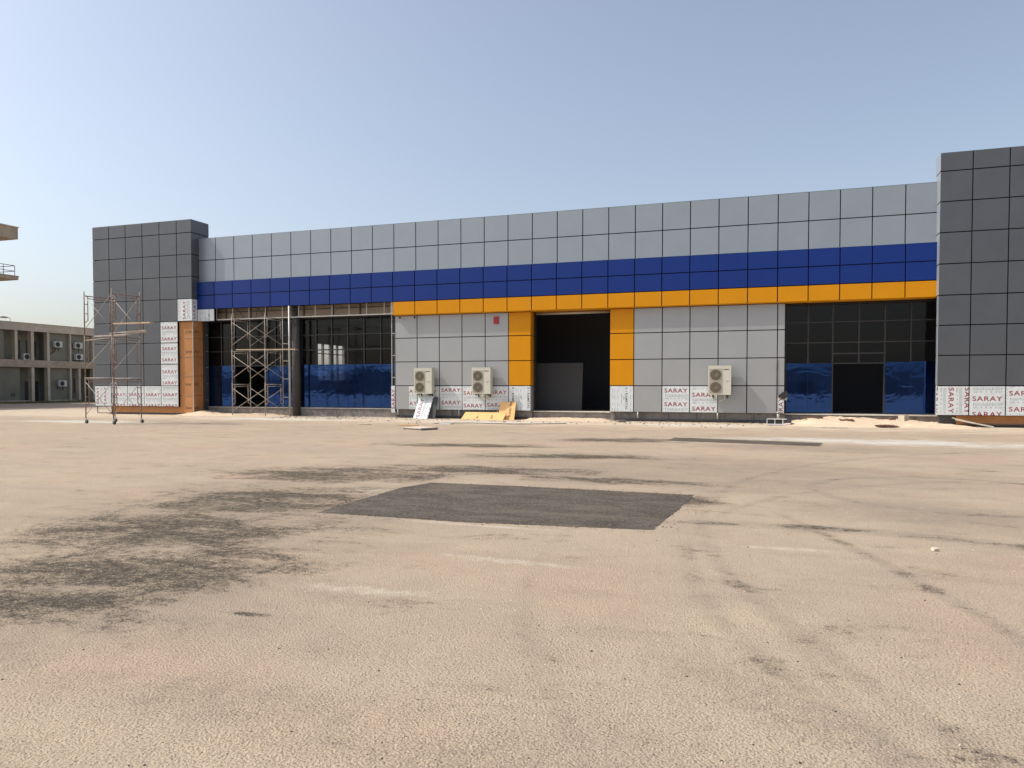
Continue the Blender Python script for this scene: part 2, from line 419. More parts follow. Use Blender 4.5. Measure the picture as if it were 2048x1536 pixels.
    col = mix(math_('MULTIPLY', pr, .38), col, (.22, .17, .10))
    soft = union([(-1.5, 14.5, 9, 5, 0), (2.0, 10.4, 3.6, 1.8, -22), (-6.2, 8, 4.5, 5.5, 20), (1.0, 20.5, 5, 2.0, 0), (-4.8, 4.2, 3.0, 2.2, 30)])
    sf = mr(math_('ADD', soft, math_('MULTIPLY', math_('SUBTRACT', noise(.8, 10, .76, (.7, 1.3, 1), 6, .4), .5), 2.4)), .1, 1.3, 0, .55)
    col = mix(math_('MULTIPLY', sf, mr(gr_, .38, .56, .45, 1)), col, (.21, .175, .135))
    tr = math_('MULTIPLY', mr(rg, 0, .3, 0, .36), mr(noise(4, 8, .75), .35, .6, .25, 1))
    col = mix(tr, col, (.24, .205, .17))
    col = mix(dk, col, (.045, .038, .030))
    # weaker, wider soiling in the foreground, and a dark streak out left
    sm_ = union([(-2.7, 3.1, 2.0, .5, 5), (-2.9, 4.85, .9, .25, -8), (-18.5, 20.4, 1.9, .8, 30), (-1, 2.9, 2, .5, 5), (-4.5, 3.0, 1.2, .5, 10), (.1, 3.9, 1.2, .5, -40)])
    sn = math_('ADD', math_('MULTIPLY', sm_, .8), math_('MULTIPLY', math_('SUBTRACT', noise(2.2, 10, .8, (1, 1, 1), 0, .8), .5), 2.6))
    sg = math_('MULTIPLY', mr(sn, .1, 1.1), mr(gr_, .42, .60))
    col = mix(math_('MULTIPLY', sg, .42), col, (.13, .11, .09))
    # pit shade painted between the aggregate, strongest where the surface is worn
    vp = n.new("ShaderNodeTexVoronoi"); vp.inputs["Scale"].default_value = 34; vp.inputs["Randomness"].default_value = 1; l.new(pos, vp.inputs[0])
    pit_shade = math_('MULTIPLY', mr(vp.outputs["Distance"], .10, .26, 1, 0), mr(noise(2.4, 6, .7), .42, .66))
    col = mix(math_('MULTIPLY', pit_shade, .75), col, (.085, .068, .052))
    # scattered small black spots
    vo = n.new("ShaderNodeTexVoronoi"); vo.inputs["Scale"].default_value = 5.5; l.new(pos, vo.inputs[0])
    col = mix(mr(vo.outputs["Distance"], .015, .06, .85, 0), col, (.05, .042, .035))
    l.new(col, b.inputs["Base Color"])
    vg = n.new("ShaderNodeTexVoronoi"); vg.inputs["Scale"].default_value = 85; vg.feature = 'SMOOTH_F1'; l.new(pos, vg.inputs[0])
    h = math_('ADD', math_('MULTIPLY', n_f, .7), math_('MULTIPLY', n_ff, .35))
    h = math_('SUBTRACT', h, math_('MULTIPLY', vg.outputs["Distance"], .55))
    bp = n.new("ShaderNodeBump"); bp.inputs["Distance"].default_value = .0145; bp.inputs["Strength"].default_value = 1
    l.new(h, bp.inputs["Height"])
    bp2 = n.new("ShaderNodeBump"); bp2.inputs["Distance"].default_value = .03; l.new(n_mid, bp2.inputs["Height"]); l.new(bp.outputs[0], bp2.inputs["Normal"])
    l.new(bp2.outputs[0], b.inputs["Normal"])
    return m
GC = [(.425, .342, .258), (.475, .382, .278), (.475, .352, .256), (.32, .268, .212)]
M['ground'] = ground_mat()
g = MB(); g.quad([(-900, -900, 0), (900, -900, 0), (900, 900, 0), (-900, 900, 0)]); g.build('ground', 'ground', kind='structure')

def patch_mat():
    m = mat('fresh_asphalt', (.050, .041, .031), .9, var=.3, vscale=1.2, bump=.03, bscale=55, dirt=((.21, .17, .125), 24, .50))
    n = m.node_tree.nodes; l = m.node_tree.links; b = n["Principled BSDF"]
    src = b.inputs["Base Color"].links[0].from_socket; g = n.new("ShaderNodeNewGeometry"); mp = n.new("ShaderNodeMapping")
    mp.inputs[3].default_value = (.7, 1.6, 1); mp.inputs[2].default_value = (0, 0, R(5)); l.new(g.outputs["Position"], mp.inputs[0])
    fac = None
    for sc_, wt in ((1.6, .6), (14, .4)):
        t = n.new("ShaderNodeTexNoise"); t.inputs["Scale"].default_value = sc_; t.inputs["Detail"].default_value = 9; t.inputs["Roughness"].default_value = .75
        l.new(mp.outputs[0], t.inputs[0]); q = n.new("ShaderNodeMath"); q.operation = 'MULTIPLY_ADD'; q.inputs[1].default_value = wt
        l.new(t.outputs[0], q.inputs[0])
        if fac is None: q.inputs[2].default_value = 0
        else: l.new(fac, q.inputs[2])
        fac = q.outputs[0]
    r = n.new("ShaderNodeMapRange"); r.inputs[1].default_value = .45; r.inputs[2].default_value = .57; r.inputs[4].default_value = .7; l.new(fac, r.inputs[0])
    mx = n.new("ShaderNodeMix"); mx.data_type = 'RGBA'; mx.inputs[7].default_value = (.17, .14, .105, 1)
    l.new(r.outputs[0], mx.inputs[0]); l.new(src, mx.inputs[6]); l.new(mx.outputs[2], b.inputs["Base Color"])
    return m
M['asphalt'] = patch_mat()
def patch(pts, sub=34, jit=.016):
    mb = MB(); out = []
    for i, p in enumerate(pts):
        q = pts[(i + 1) % len(pts)]
        L = math.hypot(q[0] - p[0], q[1] - p[1]); k = max(4, int(L * sub))
        for t in range(k):
            a = t / k; out.append((p[0] + (q[0] - p[0]) * a + random.uniform(-jit, jit), p[1] + (q[1] - p[1]) * a + random.uniform(-jit, jit), .004))
    mb.quad(out); mb.build('asphalt_patch', 'asphalt', kind='structure')
patch([(-5.30, 8.10), (-3.2, 8.07), (-1.14, 8.29), (-1.0, 9.9), (-.93, 11.15), (-3.8, 11.25), (-5.15, 11.2), (-5.36, 10.5)])
patch([(-2.60, 22.0), (1.46, 21.2), (1.62, 22.5), (-2.55, 23.4)], sub=16, jit=.05)

# ------------------------------------------------------------------ the long showroom building
B = empty('showroom_building', (-11, 34, 0), 'long low showroom clad in light grey, blue and orange panels between two dark corner towers', 'building')
X0 = 5.371; S = 1.2; G = .020
def sx(k): return X0 - S * k
XL = -29.36; XR = 6.50
YU, YB, YL, YT, YG = 33.456, 33.306, 33.564, 32.90, 34.20
zt = [9.65, 8.45, 7.27]; zb = [7.27, 6.53, 5.77]; zo = [5.77, 5.10]
cols_u = [XL] + [sx(k) for k in range(28, -2, -1)]; cols_u[-1] = XR
cols_u = [c for i, c in enumerate(cols_u)]
def grid(name, m, cols, rows, y, parent, **kw):
    mb = MB()
    for a, b in zip(cols, cols[1:]):
        for t, u in zip(rows, rows[1:]):
            mb.panel(a + G, b - G, u + G, t - G, y, **kw)
    return mb.build(name, m, parent)
grid('parapet_cladding', 'grey', cols_u, zt, YU, B)
grid('blue_fascia', 'blue', cols_u, zb, YB, B)
cols_o = [c for c in cols_u if c > -17.6]
grid('orange_fascia', 'orange', cols_o, zo, YB, B)
# joint backing + capping + soffits
bk = MB()
bk.box(XL, XR, YU + .03, YU + .25, 7.27, 9.64)
bk.box(XL, XR, YB + .03, YB + .36, 5.79, 7.262)
bk.box(cols_o[0] + .003, XR, YB + .03, YB + .30, 5.112, 5.79)
bk.build('cladding_backing', 'gap', B, split=True)
so_ = MB(); so_.box(XL, XR, YB + .004, YU + .02, 7.262, 7.272); so_.box(XL, XR, YU + .005, YU + .3, 9.64, 9.655); so_.build('coping', 'grey', B)
so_ = MB(); so_.box(cols_o[0] + .01, XR, YB + .006, YL + .35, 5.095, 5.11)
so_.box(-10.3, -6.6, YL + .35, YG + .1, 5.097, 5.107); so_.build('fascia_soffit', 'orange', B, split=True)

# lower wall
zl = [5.09, 3.97, 2.79, 1.605, .415]
def lower(cols, rows=zl, m='grey_low', name='wall_cladding', skip=()):
    mb = MB()
    for i, (a, b) in enumerate(zip(cols, cols[1:])):
        for j, (t, u) in enumerate(zip(rows, rows[1:])):
            if (i, j) in skip: continue
            mb.panel(a + G, b - G, u + G, t - G, YL)
    return mb.build(name, m, B)
cA = [-17.44, sx(18), sx(17), sx(16), sx(15), -11.444]
lower(cA, skip={(0, 3), (1, 3), (2, 3), (3, 3), (4, 3)})
lower([-11.444, -10.344], m='orange', name='orange_pillar_cladding', skip={(0, 3)})
lower([-6.565, -5.49], m='orange', name='orange_pillar_cladding', skip={(0, 3)})
cB = [-5.49, sx(8), sx(7), sx(6), sx(5), .594, .90]
lower(cB, skip={(1, 3), (2, 3), (5, 3)})
mb = MB()
for a, b in ((-17.44, -10.36), (-6.55, .89)): mb.box(a + .01, b, YL + .03, YL + .16, .43, 5.10)
mb.build('cladding_backing', 'gap', B, split=True)
# orange return into the entrance, both sides
mb = MB()
for t, u in zip(zl[:-1], zl[1:-1]):
    mb.panel(YL + .02, YG, u + G, t - G, -10.342, axis='X', sign=1)
    mb.panel(YL + .02, YG, u + G, t - G, -6.567, axis='X', sign=-1)
mb.build('orange_pillar_return', 'orange', B, split=True)
mb = MB(); mb.panel(YL + .02, YG, zl[4] + G, zl[3] - G, -10.342, axis='X', sign=1); mb.panel(YL + .02, YG, zl[4] + G, zl[3] - G, -6.567, axis='X', sign=-1)
mb.build('grey_pillar_return', 'grey_low', B, split=True)
# wrapped panels on the bottom row
R3 = (zl[4] + G, zl[3] - G)
mb = MB(); mb.panel(-17.44 + G, -16.71, *R3, YL); mb.build('wall_cladding', 'grey_low', B)
def wp(x0, x1, **kw): return wrapped(B, x0 + G, x1 - G, R3[0], R3[1], YL, **kw)
wp(-16.72, sx(18), left=-.55, first=.16, label='torn film showing only the last letters')
wp(sx(18), sx(17), left=.03, first=.2)
wp(sx(17), sx(16), left=.09, first=.10)
wp(sx(16), sx(15), left=.06, first=.24)
wp(sx(15), -11.444, left=.08, first=.20)
wp(-11.444, -10.344, kind='metal', cols=(.16, .92), dashes=(.36, .46, .58))
wp(-6.565, -5.49, kind='metal', cols=(.68,), dashes=(.09, .20, .34, .92))
wp(sx(8) + 0, sx(7), left=.09, first=.10)
wp(sx(7), sx(6), left=.09, first=.28)
wrapped(B, .594 + G, .90 - G, .43, 1.2, YL - .004, rot=90, left=-.3, first=.05, label='torn loose film strip with red letters')
mb = MB(); mb.panel(.594 + G, .90 - G, 1.21, R3[1], YL); mb.build('wall_cladding', 'grey_low', B)
wrapped(B, -17.66, -17.46, .26, 1.60, YL - .02, rot=90, left=.18, first=.02, label='narrow upright film covered strip beside the glazing')
# small wrapped panel at the left end of the fascia
wrapped(B, XL + G, sx(28) - G, 5.13, 5.76, YB, kind='metal', cols=(.72,), dashes=(.2, .36, .5))
mb = MB(); mb.box(XL, sx(28), YB + .03, YB + .30, 5.13, 5.785); mb.build('cladding_backing', 'gap', B, split=True)

# plinth recess under the panels
mb = MB()
for a, b in ((-17.44, -10.34), (-6.56, .92)): mb.box(a, b, YL + .17, YL + .4, -.2, .43)
mb.build('plinth', 'block', B, split=True)
mb = MB()
for a, b in ((-17.44, -10.5), (-6.4, .6)):
    mb.box(a, b, YL + .02, YL + .06, .10, .135); mb.box(a, b, YL + .03, YL + .15, .06, .09)
    x = a + .05
    while x < b: mb.box(x, x + .03, YL + .05, YL + .08, .09, .42); x += 1.2 if b > 0 else 1.0
mb.build('cladding_rail', 'steel_dark', B)
mb = MB()
for x in (-17.30, -14.0, -12.0, -5.3, -1.83): mb.tube((x, YL + .02, .42), (x, YL + .02, .14), .035, 8); 
mb.build('drain_pipe', 'steel', B, split=True)

# ---------------- glazing bays
def blockwall(x0, x1, y, z1):
    mb = MB(); r = 0; z = -.05
    while z < z1 - .02:
        zz = min(z + .195, z1 - .001); x = x0 - (.2 if r % 2 else 0)
        while x < x1:
            a = max(x, x0); b = min(x + .39, x1)
            if b - a > .03: mb.box(a + .004, b - .004, y + random.uniform(-.006, .006), y + .18, z + .004, zz - .004)
            x += .4
        z += .2; r += 1
    mb.box(x0, x1, y + .02, y + .19, -.1, z1 - .03)
    return mb.build('block_plinth', 'block', B)
blockwall(-29.3, -17.5, 34.03, .40); blockwall(-10.32, -6.58, 33.9, .36); blockwall(.92, 6.85, 34.02, .36)
mb = MB(); mb.box(-29.4, -17.6, 33.98, 34.26, .405, .447); mb.build('window_sill', 'steel', B)
mb = MB(); mb.box(-10.30, -6.6, 33.84, 34.6, .365, .41); mb.box(.92, 6.80, 33.92, 34.5, .365, .415); mb.build('door_sill', 'sand_white', B, split=True)

def bay(xs, zs, mat_f='frame', wv=.07, wh=.055, doors=(), drop=(), y=YG):
    """window frame; doors = list of (x0,x1,z1) openings left clear of mullions"""
    mb = MB()
    zs = list(zs); z0, z1 = zs[0], zs[-1]
    for i, x in enumerate(xs):
        lo = z0
        for (a, b, zz) in doors:
            if a + .01 < x < b - .01: lo = zz
        for (xx, zz) in drop:
            if abs(xx - x) < .01: lo = zz
        mb.box(x - wv / 2, x + wv / 2, y - .05, y + .07, lo, z1)
    for z in zs:
        for a, b in zip(xs, xs[1:]):
            if any(da - .01 < (a + b) / 2 < db and z < dz - .01 for da, db, dz in doors): continue
            mb.box(a + wv / 2, b - wv / 2, y - .045, y + .065, z - wh / 2, z + wh / 2)
    return mb.build('window_frame', mat_f, B)
LX1 = [-29.42, -28.485, -27.62, -25.55, -24.95, -24.2, -23.72]
LX2 = [-23.30, -22.405, -21.45, -20.499, -19.539, -18.57, -17.80]
LZ = [.47, 2.69, 3.50, 4.29, 5.17]
f1 = bay(LX1, LZ, doors=[(-27.62, -25.55, 2.69)]); f2 = bay(LX2, LZ)
RXs = [.94, 1.835, 2.799, 3.809, 4.787, 5.751, 6.76]
RZ = [.45, 2.545, 3.426, 4.29, 5.06]
f3 = bay(RXs, RZ, 'frame_grey', doors=[(2.799, 4.787, 2.545)], wv=.06, wh=.05)
mb = MB(); mb.box(2.83, 4.76, YG - .045, YG + .06, 2.93, 2.99); mb.build('door_header', 'frame_grey', B)
def sheet(name, m, parent, rects, y):
    mb = MB()
    for a, b, c, d in rects: mb.quad([(a, y, c), (b, y, c), (b, y, d), (a, y, d)])
    return mb.build(name, m, parent)
def panes(xs, zs): return [(a + .035, b - .035, c + .028, d - .028) for a, b in zip(xs, xs[1:]) for c, d in zip(zs, zs[1:])]
sheet('glass_pane', 'glass', f1, panes(LX1, LZ[1:]) + [(a + .035, b - .035, .5, 2.66) for a, b in zip(LX1, LX1[1:]) if not (-27.7 < (a + b) / 2 < -25.6)], YG + .01)
sheet('glass_pane', 'glass', f2, panes(LX2, LZ), YG + .01)
sheet('glass_pane', 'glass', f3, panes(RXs, RZ[1:]) + [(a + .03, b - .03, .48, 2.52) for a, b in zip(RXs, RXs[1:]) if not (2.8 < (a + b) / 2 < 4.7)], YG + .01)
def filmsheet(parent, rects, y=YG - .062):
    mb = MB()
    for a, b, c, d in rects:
        mb.box(a, b, y, y + .004, c, d)
    return mb.build('protective_film', 'bluefilm', parent, split=True)
filmsheet(f1, [(-29.38, -28.49, .49, 2.70), (-28.48, -27.66, .49, 2.70), (-25.52, -24.96, .49, 2.60), (-24.95, -24.21, .49, 2.66), (-24.20, -23.74, .49, 2.6)])
filmsheet(f2, [(-23.28, -22.41, .49, 2.72), (-22.40, -21.46, .49, 2.72), (-21.45, -20.5, .49, 2.72), (-20.49, -19.54, .49, 2.71), (-19.53, -18.57, .49, 2.72), (-18.56, -17.68, .49, 2.71)])
filmsheet(f3, [(.98, 1.83, .47, 2.56), (1.84, 2.78, .47, 2.55), (4.80, 5.75, .47, 2.58), (5.76, 6.72, .47, 2.6)])
# tape dots on the film edges
# header zone over the left bay: tan boards, steel angles, studs
mb = MB(); mb.box(-29.2, -17.6, 33.86, 33.90, 5.25, 7.0); mb.build('header_board', 'tan_board', B)
mb = MB(); mb.box(-29.0, -17.6, YG - .12, YG + .12, 5.19, 5.25); mb.box(-29.0, -17.6, 33.86, YG - .1, 5.20, 5.235); mb.build('header_beam', 'steel_dark', B, split=True)
mb = MB()
mb.box(-28.4, -17.45, YB + .14, YB + .19, 5.17, 5.22); mb.box(-28.4, -17.45, YB + .19, YB + .30, 5.17, 5.18)
x = -28.2
while x < -17.5:
    mb.box(x, x + .035, YB + .14, YB + .17, 5.22, 5.80); x += 1.0 if x > -24 else 1.05
mb.box(-17.62, -17.50, YB + .14, YB + .2, 5.22, 5.80)
mb.build('cladding_rail', 'steel', B)
mb = MB()
for x in (-27.9, -26.3, -25.3, -22.95, -21.2, -19.6): mb.box(x, x + .06, 33.80, 33.855, 5.25, 5.85)
mb.box(-29.0, -17.6, 33.82, 33.858, 5.60, 5.64)
for x in (-26.9, -25.55):
    mb.tube((x, YB + .2, 5.78), (x - .35, YB + .45, 5.22), .018); mb.tube((x, YB + .2, 5.78), (x + .3, YB + .45, 5.22), .018)
mb.build('header_bracket', 'steel_dark', B)
# upright cladding rail with rungs beside the last panels
mb = MB(); mb.box(-17.64, -17.60, YL - .02, YL + .02, 1.62, 5.17)
for z in (2.0, 3.1, 4.2): mb.box(-17.60, -17.44, YL - .01, YL + .02, z, z + .04)
mb.build('cladding_rail', 'steel', B)
mb = MB(); mb.box(-17.58, -17.45, YL + .12, 36, .3, 5.2); mb.build('pier', 'steel_dark', B, split=True)
# column between the two left bays, left pier
mb = MB(); mb.tube((-23.50, 33.95, -.05), (-23.50, 33.95, 5.78), .21, 20); 
for z in (.4, 1.2, 2.2, 3.1, 4.0, 4.9): mb.tube((-23.50, 33.95, z), (-23.50, 33.95, z + .03), .222, 20)
mb.build('column', mat('dark_grey_column', (.075, .07, .065), .8, var=.2, vscale=2), B)
mb = MB(); mb.box(-29.38, -29.3, 33.75, 34.3, .1, 5.25); mb.box(-29.46, -29.3, YG - .1, YG + .1, .1, 5.25); mb.build('pier', 'steel_dark', B, split=True)
mb = MB()
for z in (.8, 1.7, 2.6, 3.5, 4.4): mb.box(-29.32, -29.2, 33.9, 33.93, z, z + .025)
mb.build('cladding_rail', 'steel', B)

# entrance: roller shutter tube and box
mb = MB(); mb.tube((-10.25, 34.15, 5.02), (-6.62, 34.15, 5.02), .05, 12); mb.tube((-9.9, 34.12, 5.02), (-6.8, 34.12, 5.02), .062, 12)
mb.build('shutter_tube', 'steel', B)
mb = MB(); mb.box(-10.30, -10.26, 34.0, 34.3, .41, 5.09); mb.box(-6.64, -6.60, 34.0, 34.3, .41, 5.09); mb.build('shutter_guide', 'frame', B, split=True)

# ---------------- shell and interior
mb = MB()
RY = 66
mb.box(-36.0, 14.5, 34.4, RY, 6.9, 7.2)                                    # roof
mb.box(-36.0, 14.5, RY, RY + .25, -.1, 8)
mb.box(14.5, 14.75, 33.3, RY, -.1, 8)
# left end wall with window openings
wy = [(54.9, 56.0), (56.15, 57.15), (57.4, 58.3), (58.45, 59.4)]
ys = 34.3
mb.box(-36.25, -36.0, ys, wy[0][0], -.1, 7.6); mb.box(-36.25, -36.0, wy[-1][1], RY, -.1, 7.6)
mb.box(-36.25, -36.0, wy[0][0], wy[-1][1], 5.2, 7.6); mb.box(-36.25, -36.0, wy[0][0], wy[-1][1], -.1, 2.1)
for (a, b), (c, d) in zip(wy, wy[1:]): mb.box(-36.22, -36.03, b, c, 2.1, 5.2)
mb.build('shell_wall', 'inside', B, split=True)
mb = MB()
for a, b in wy: mb.box(-36.15, -36.1, a, b, 4.35, 4.42); mb.box(-36.15, -36.1, a, b, 2.95, 3.02)
mb.build('end_window_bars', 'frame', B)
mb = MB()
for x in range(-33, 14, 6): mb.box(x, x + .3, 34.5, RY, 6.35, 6.9)
for y in (41, 48, 55): mb.box(-36, -17.6, y, y + .25, 6.1, 6.35)
mb.build('roof_beam', 'inside', B, split=True)
mb = MB(); mb.box(-35.98, 14.4, 34.3, RY, .28, .36); mb.build('floor_slab', 'inside', B)
mb = MB(); mb.box(-17.44, -17.2, 34.4, RY, .36, 6.88); mb.box(.6, .85, 34.4, RY, .36, 6.88); mb.box(-17.2, .6, 40.0, 40.2, .36, 6.88)
mb.box(.85, 14.4, 41.0, 41.2, .36, 6.88); mb.box(-17.2, .6, 34.4, 34.5, 5.15, 6.88) ; mb.box(.85, 14.4, 34.4, 34.5, 5.15, 6.88); mb.box(-36, -17.44, 34.32, 34.42, 5.3, 6.88)
mb.box(-10.9,-10.36, 34.25, 34.4, .36, 5.15); mb.box(-6.55,-6.0, 34.25, 34.4, .36, 5.15)
mb.build('shade_partition', 'inside_shade', B, split=True)  # partitions added to keep the rooms behind the openings dark
mb = MB(); mb.box(-36.2, -29.4, 34.2, 34.4, 0, 7.5); mb.box(6.9, 14.5, 34.2, 34.4, 0, 7.5)
mb.box(-17.4,-10.4,33.98,34.2,.3,5.1); mb.box(-6.5,.88,33.98,34.2,.3,5.1); mb.build('shell_wall', 'block', B, split=True)

# ---------------- towers
zr = [10.62, 9.90, 8.73, 7.54, 6.33, 5.12, 3.955, 2.785, 1.60, .445]
TX = [-36.28, -35.09, -33.9, -32.71, -31.52, -30.34, -29.36]
LT = MB(); LT.box(TX[0] + .02, TX[-1] - .02, YT + .03, 34.25, 5.12, 10.60); LT.box(TX[0] + .02, TX[5] - .01, YT + .03, 34.2, .45, 5.12)
LT = LT.build('corner_tower', 'gap', B)
mb = MB()
wr = {(5, 4), (4, 5), (4, 6), (4, 7)} | {(i, 8) for i in range(5)}
for i, (a, b) in enumerate(zip(TX, TX[1:])):
    for j, (t, u) in enumerate(zip(zr, zr[1:])):
        if (i, j) in wr or (i == 5 and j > 4): continue
        mb.panel(a + G, b - (G if i < 5 else 0), u + G, t - G, YT)
for j, (t, u) in enumerate(zip(zr, zr[1:])):           # right return
    if j > 3: continue
    mb.panel(YT + .002, 34.27, u + G, t - G, TX[-1] + .002, axis='X', sign=1)
for j, (t, u) in enumerate(zip(zr, zr[1:])): mb.panel(YT + .002, 34.27, u + G, t - G, TX[0] - .002, axis='X', sign=-1)
mb.build('tower_cladding', 'dark', LT)
mb = MB(); mb.box(TX[0] + .01, TX[-1] - .01, YT + .01, 34.26, 10.60, 10.612); mb.build('coping', 'dark', LT)
def twp(i, j, **kw):
    return wrapped(LT, TX[i] + G, TX[i + 1] - (G if i < 5 else 0), zr[j + 1] + G, zr[j] - G, YT, **kw)
def _flat(o):   # lettering of a sub-part joins the tower as sub-parts of its own
    for c in list(o.children):
        c.parent = o.parent
    return o
for (i, j), kw in {(5, 4): dict(rot=90, left=.08, first=.36), (4, 5): dict(first=.22), (4, 6): dict(first=.20), (4, 7): dict(first=.30),
                   (0, 8): dict(rot=90, left=.08, first=.10, pitch=.55), (1, 8): dict(first=.38, left=.02), (2, 8): dict(first=.38), (3, 8): dict(first=.38), (4, 8): dict(first=.38)}.items():
    _flat(twp(i, j, **kw))
_flat(wrapped(LT, YT + .002, YB - .0, zr[5] + G, zr[4] - G, TX[-1] + .003, axis='X', sign=1, rot=90, left=.08, first=.10))
# orange sheathing boards on the unclad corner and at the tower foot
bz = [5.12, 4.203, 3.184, 2.14, 1.071, .10]
mb = MB()
for t, u in zip(bz, bz[1:]):
    mb.box(TX[5] + .02, -29.42, YT + .12, YT + .14, u + .008, t - .008)
    mb.box(-29.405, -29.39, YT + .11, 33.74, u + .008, t - .008)
mb.box(-35.2, TX[5], YT + .16, YT + .18, .10, .44)
mb.build('sheathing_board', 'xps', LT)
mb = MB(); mb.box(TX[5], -29.41, YT + .15, 33.70, .08, 5.11); mb.box(-29.42, -29.405, YT + .14, 33.74, .08, 5.1); mb.build('tower_foot', 'gap', LT, split=True)
mb = MB(); mb.box(-35.3, -30.2, YT + .14, YT + .5, .02, .10)
mb.box(TX[0] + .05, TX[0] + 1.2, YT + .1, YT + .13, .05, .08); mb.box(TX[0] + .05, TX[0] + .08, YT + .1, YT + .13, .05, .44); mb.box(TX[0] + 1.1, TX[0] + 1.13, YT + .1, YT + .13, .05, .44)
mb.build('cladding_rail', 'steel_dark', LT)
mb = MB()
for t in bz[1:-1]: mb.box(TX[5] + .2, -29.40, YT + .105, YT + .119, t - .006, t + .006)
mb.box(-29.425, -29.385, YT + .10, YT + .125, .1, 5.11); mb.build('corner_bead', 'steel', LT)
for z, up in ((4.45, 1), (3.36, 1), (1.62, 0), (.32, 0)):
    a, b = ('Xed', 'raob') if up else ('boar', 'deX')
    for s_, P, U, W in ((a, (-29.98, YT + .12, z), (1, 0, 0), .5), (b, (-29.39, YT + .13, z), (0, 1, 0), .42)):
        d = Decal(W, .4)
        if up: d.text(s_[::-1], W - .02, .16, W - .06, .16, 180)
        else: d.text(s_, .02, 0, W - .06, .16)
        d.emit('board_lettering', 'brown_ink', LT, P, U, (0, 0, 1))
# right tower
UX = [6.48, 7.58, 8.80, 10.0, 11.2, 12.4, 13.6, 14.8]
RT = MB(); RT.box(UX[0] + .02, UX[-1] - .02, YT + .03, 33.72, 5.12, 10.60); RT.box(6.95, UX[-1] - .02, 33.2, 34.1, .45, 5.12); RT = RT.build('corner_tower', 'gap', B)
mb = MB(); mb.box(UX[0] + .02, UX[-1] - .02, YT + .06, 33.19, .45, 5.11); mb.build('tower_reflector_back', 'concrete_light', RT)  # pale back added to lighten what the blue film mirrors
mb = MB(); mb.box(UX[0] + .02, UX[-1] - .02, YT + .03, YT + .058, .45, 5.11); mb.build('cladding_backing', 'gap', RT)
mb = MB()
for i, (a, b) in enumerate(zip(UX, UX[1:])):
    for j, (t, u) in enumerate(zip(zr, zr[1:])):
        if j == 8 and i < 4: continue
        mb.panel(a + (G if i else 0), b - G, u + G, t - G, YT)
mb.build('tower_cladding', 'dark', RT)
mb = MB()
for j, (t, u) in enumerate(zip(zr, zr[1:])):
    mb.panel(YT + .002, 33.73 if j < 5 else 33.21, u + G, t - G, UX[0] - .002, axis='X', sign=-1)
mb.build('tower_return_cladding', 'grey', RT)
mb = MB(); mb.box(UX[0] + .01, UX[-1], YT + .01, 33.73, 10.60, 10.612); mb.build('coping', 'dark', RT)
for i, kw in ((0, dict(rot=-90, left=.05, first=.50, pitch=.55)), (1, dict(left=.09, first=.38, pitch=.6)), (2, dict(left=.09, first=.17)), (3, dict(left=.09, first=.30))):
    _flat(wrapped(RT, UX[i] + (G if i else -.02), UX[i + 1] - G, zr[9] + G, zr[8] - G, YT, **kw))
mb = MB(); mb.box(7.2, 14, YT + .2, YT + .22, .10, .44); mb.build('sheathing_board', 'xps', RT)
mb = MB(); mb.box(6.6, 14, YT + .22, YT + .5, -.05, .44); mb.box(7.4, 14, YT + .05, YT + .12, .12, .15); mb.build('tower_foot', 'steel_dark', RT, split=True)

# ------------------------------------------------------------------ things at the building
# wall-hung double fan units
def ac_double():
    r = empty('outdoor_unit', (0, 0, 0))
    W, D, H = .95, .33, 1.24
    mb = MB(); mb.box(0, W, 0, D, 0, H); mb.box(-.004, W + .004, -.004, D + .004, H, H + .02); mb.box(.10 - .02, .62, -.006, 0, .06, .10)
    mb.build('casing', 'ac', r)
    for zc in (.32, .86):
        mb = MB(); cx = .31
        n = 28
        ring = lambda rad, y: [(cx + rad * math.cos(2 * math.pi * i / n), y, zc + rad * math.sin(2 * math.pi * i / n)) for i in range(n)]
        mb.box(.05, .565, -.012, -.002, zc - .255, zc + .255); mb.build('fan_surround', mat('fan_surround', (.37, .34, .26), .6) if 'fs' not in M else M['fs'], r)
        mb = MB(); mb.quad(ring(.225, -.015)); f = mb.build('fan_guard', 'fan_dark', r)
        mb = MB()
        for rad in (.225, .18, .135, .09, .045):
            p = ring(rad, -.022); mb.path(p + [p[0]], .006, 4)
        for i in range(16):
            a = 2 * math.pi * i / 16; mb.tube((cx + .03 * math.cos(a), -.022, zc + .03 * math.sin(a)), (cx + .225 * math.cos(a), -.022, zc + .225 * math.sin(a)), .005, 4)
        mb.tube((cx, -.03, zc), (cx, -.015, zc), .035, 12)
        mb.build('guard_wire', 'fan', f)
    mb = MB(); mb.box(.60, .606, -.004, 0, .03, 1.2); mb.box(.61, W - .01, -.003, 0, .60, .606); mb.build('panel_joint', 'fan', r)
    mb = MB()
    for i, (a, b) in enumerate(((.66, .685), (.70, .725), (.73, .755), (.762, .787), (.793, .818), (.824, .85))): mb.box(a, b, -.006, -.001, 1.07 + (.0 if i else -.01), 1.105)
    mb.box(.64, .70, -.006, -.001, 1.062, 1.075)
    mb.box(.77, .83, -.006, -.001, .55, .57); mb.build('maker_badge', 'ac_dark', r)
    mb = MB()
    for x in (.16, .76):
        mb.box(x, x + .05, .0, D + .13, -.045, -.005); mb.tube((x + .025, .05, -.05), (x + .025, D + .12, -.14), .014); mb.box(x, x + .05, D + .11, D + .13, -.16, 0)
    mb.build('bracket', 'ac_dark', r)
    mb = MB(); mb.path([(.70, D, .15), (.70, D + .1, .1), (.66, D + .11, -.2), (.45, D + .11, -.28)], .022); mb.build('refrigerant_pipe', 'ac_white', r)
    return r
M['fs'] = mat('fan_surround', (.37, .34, .26), .6)
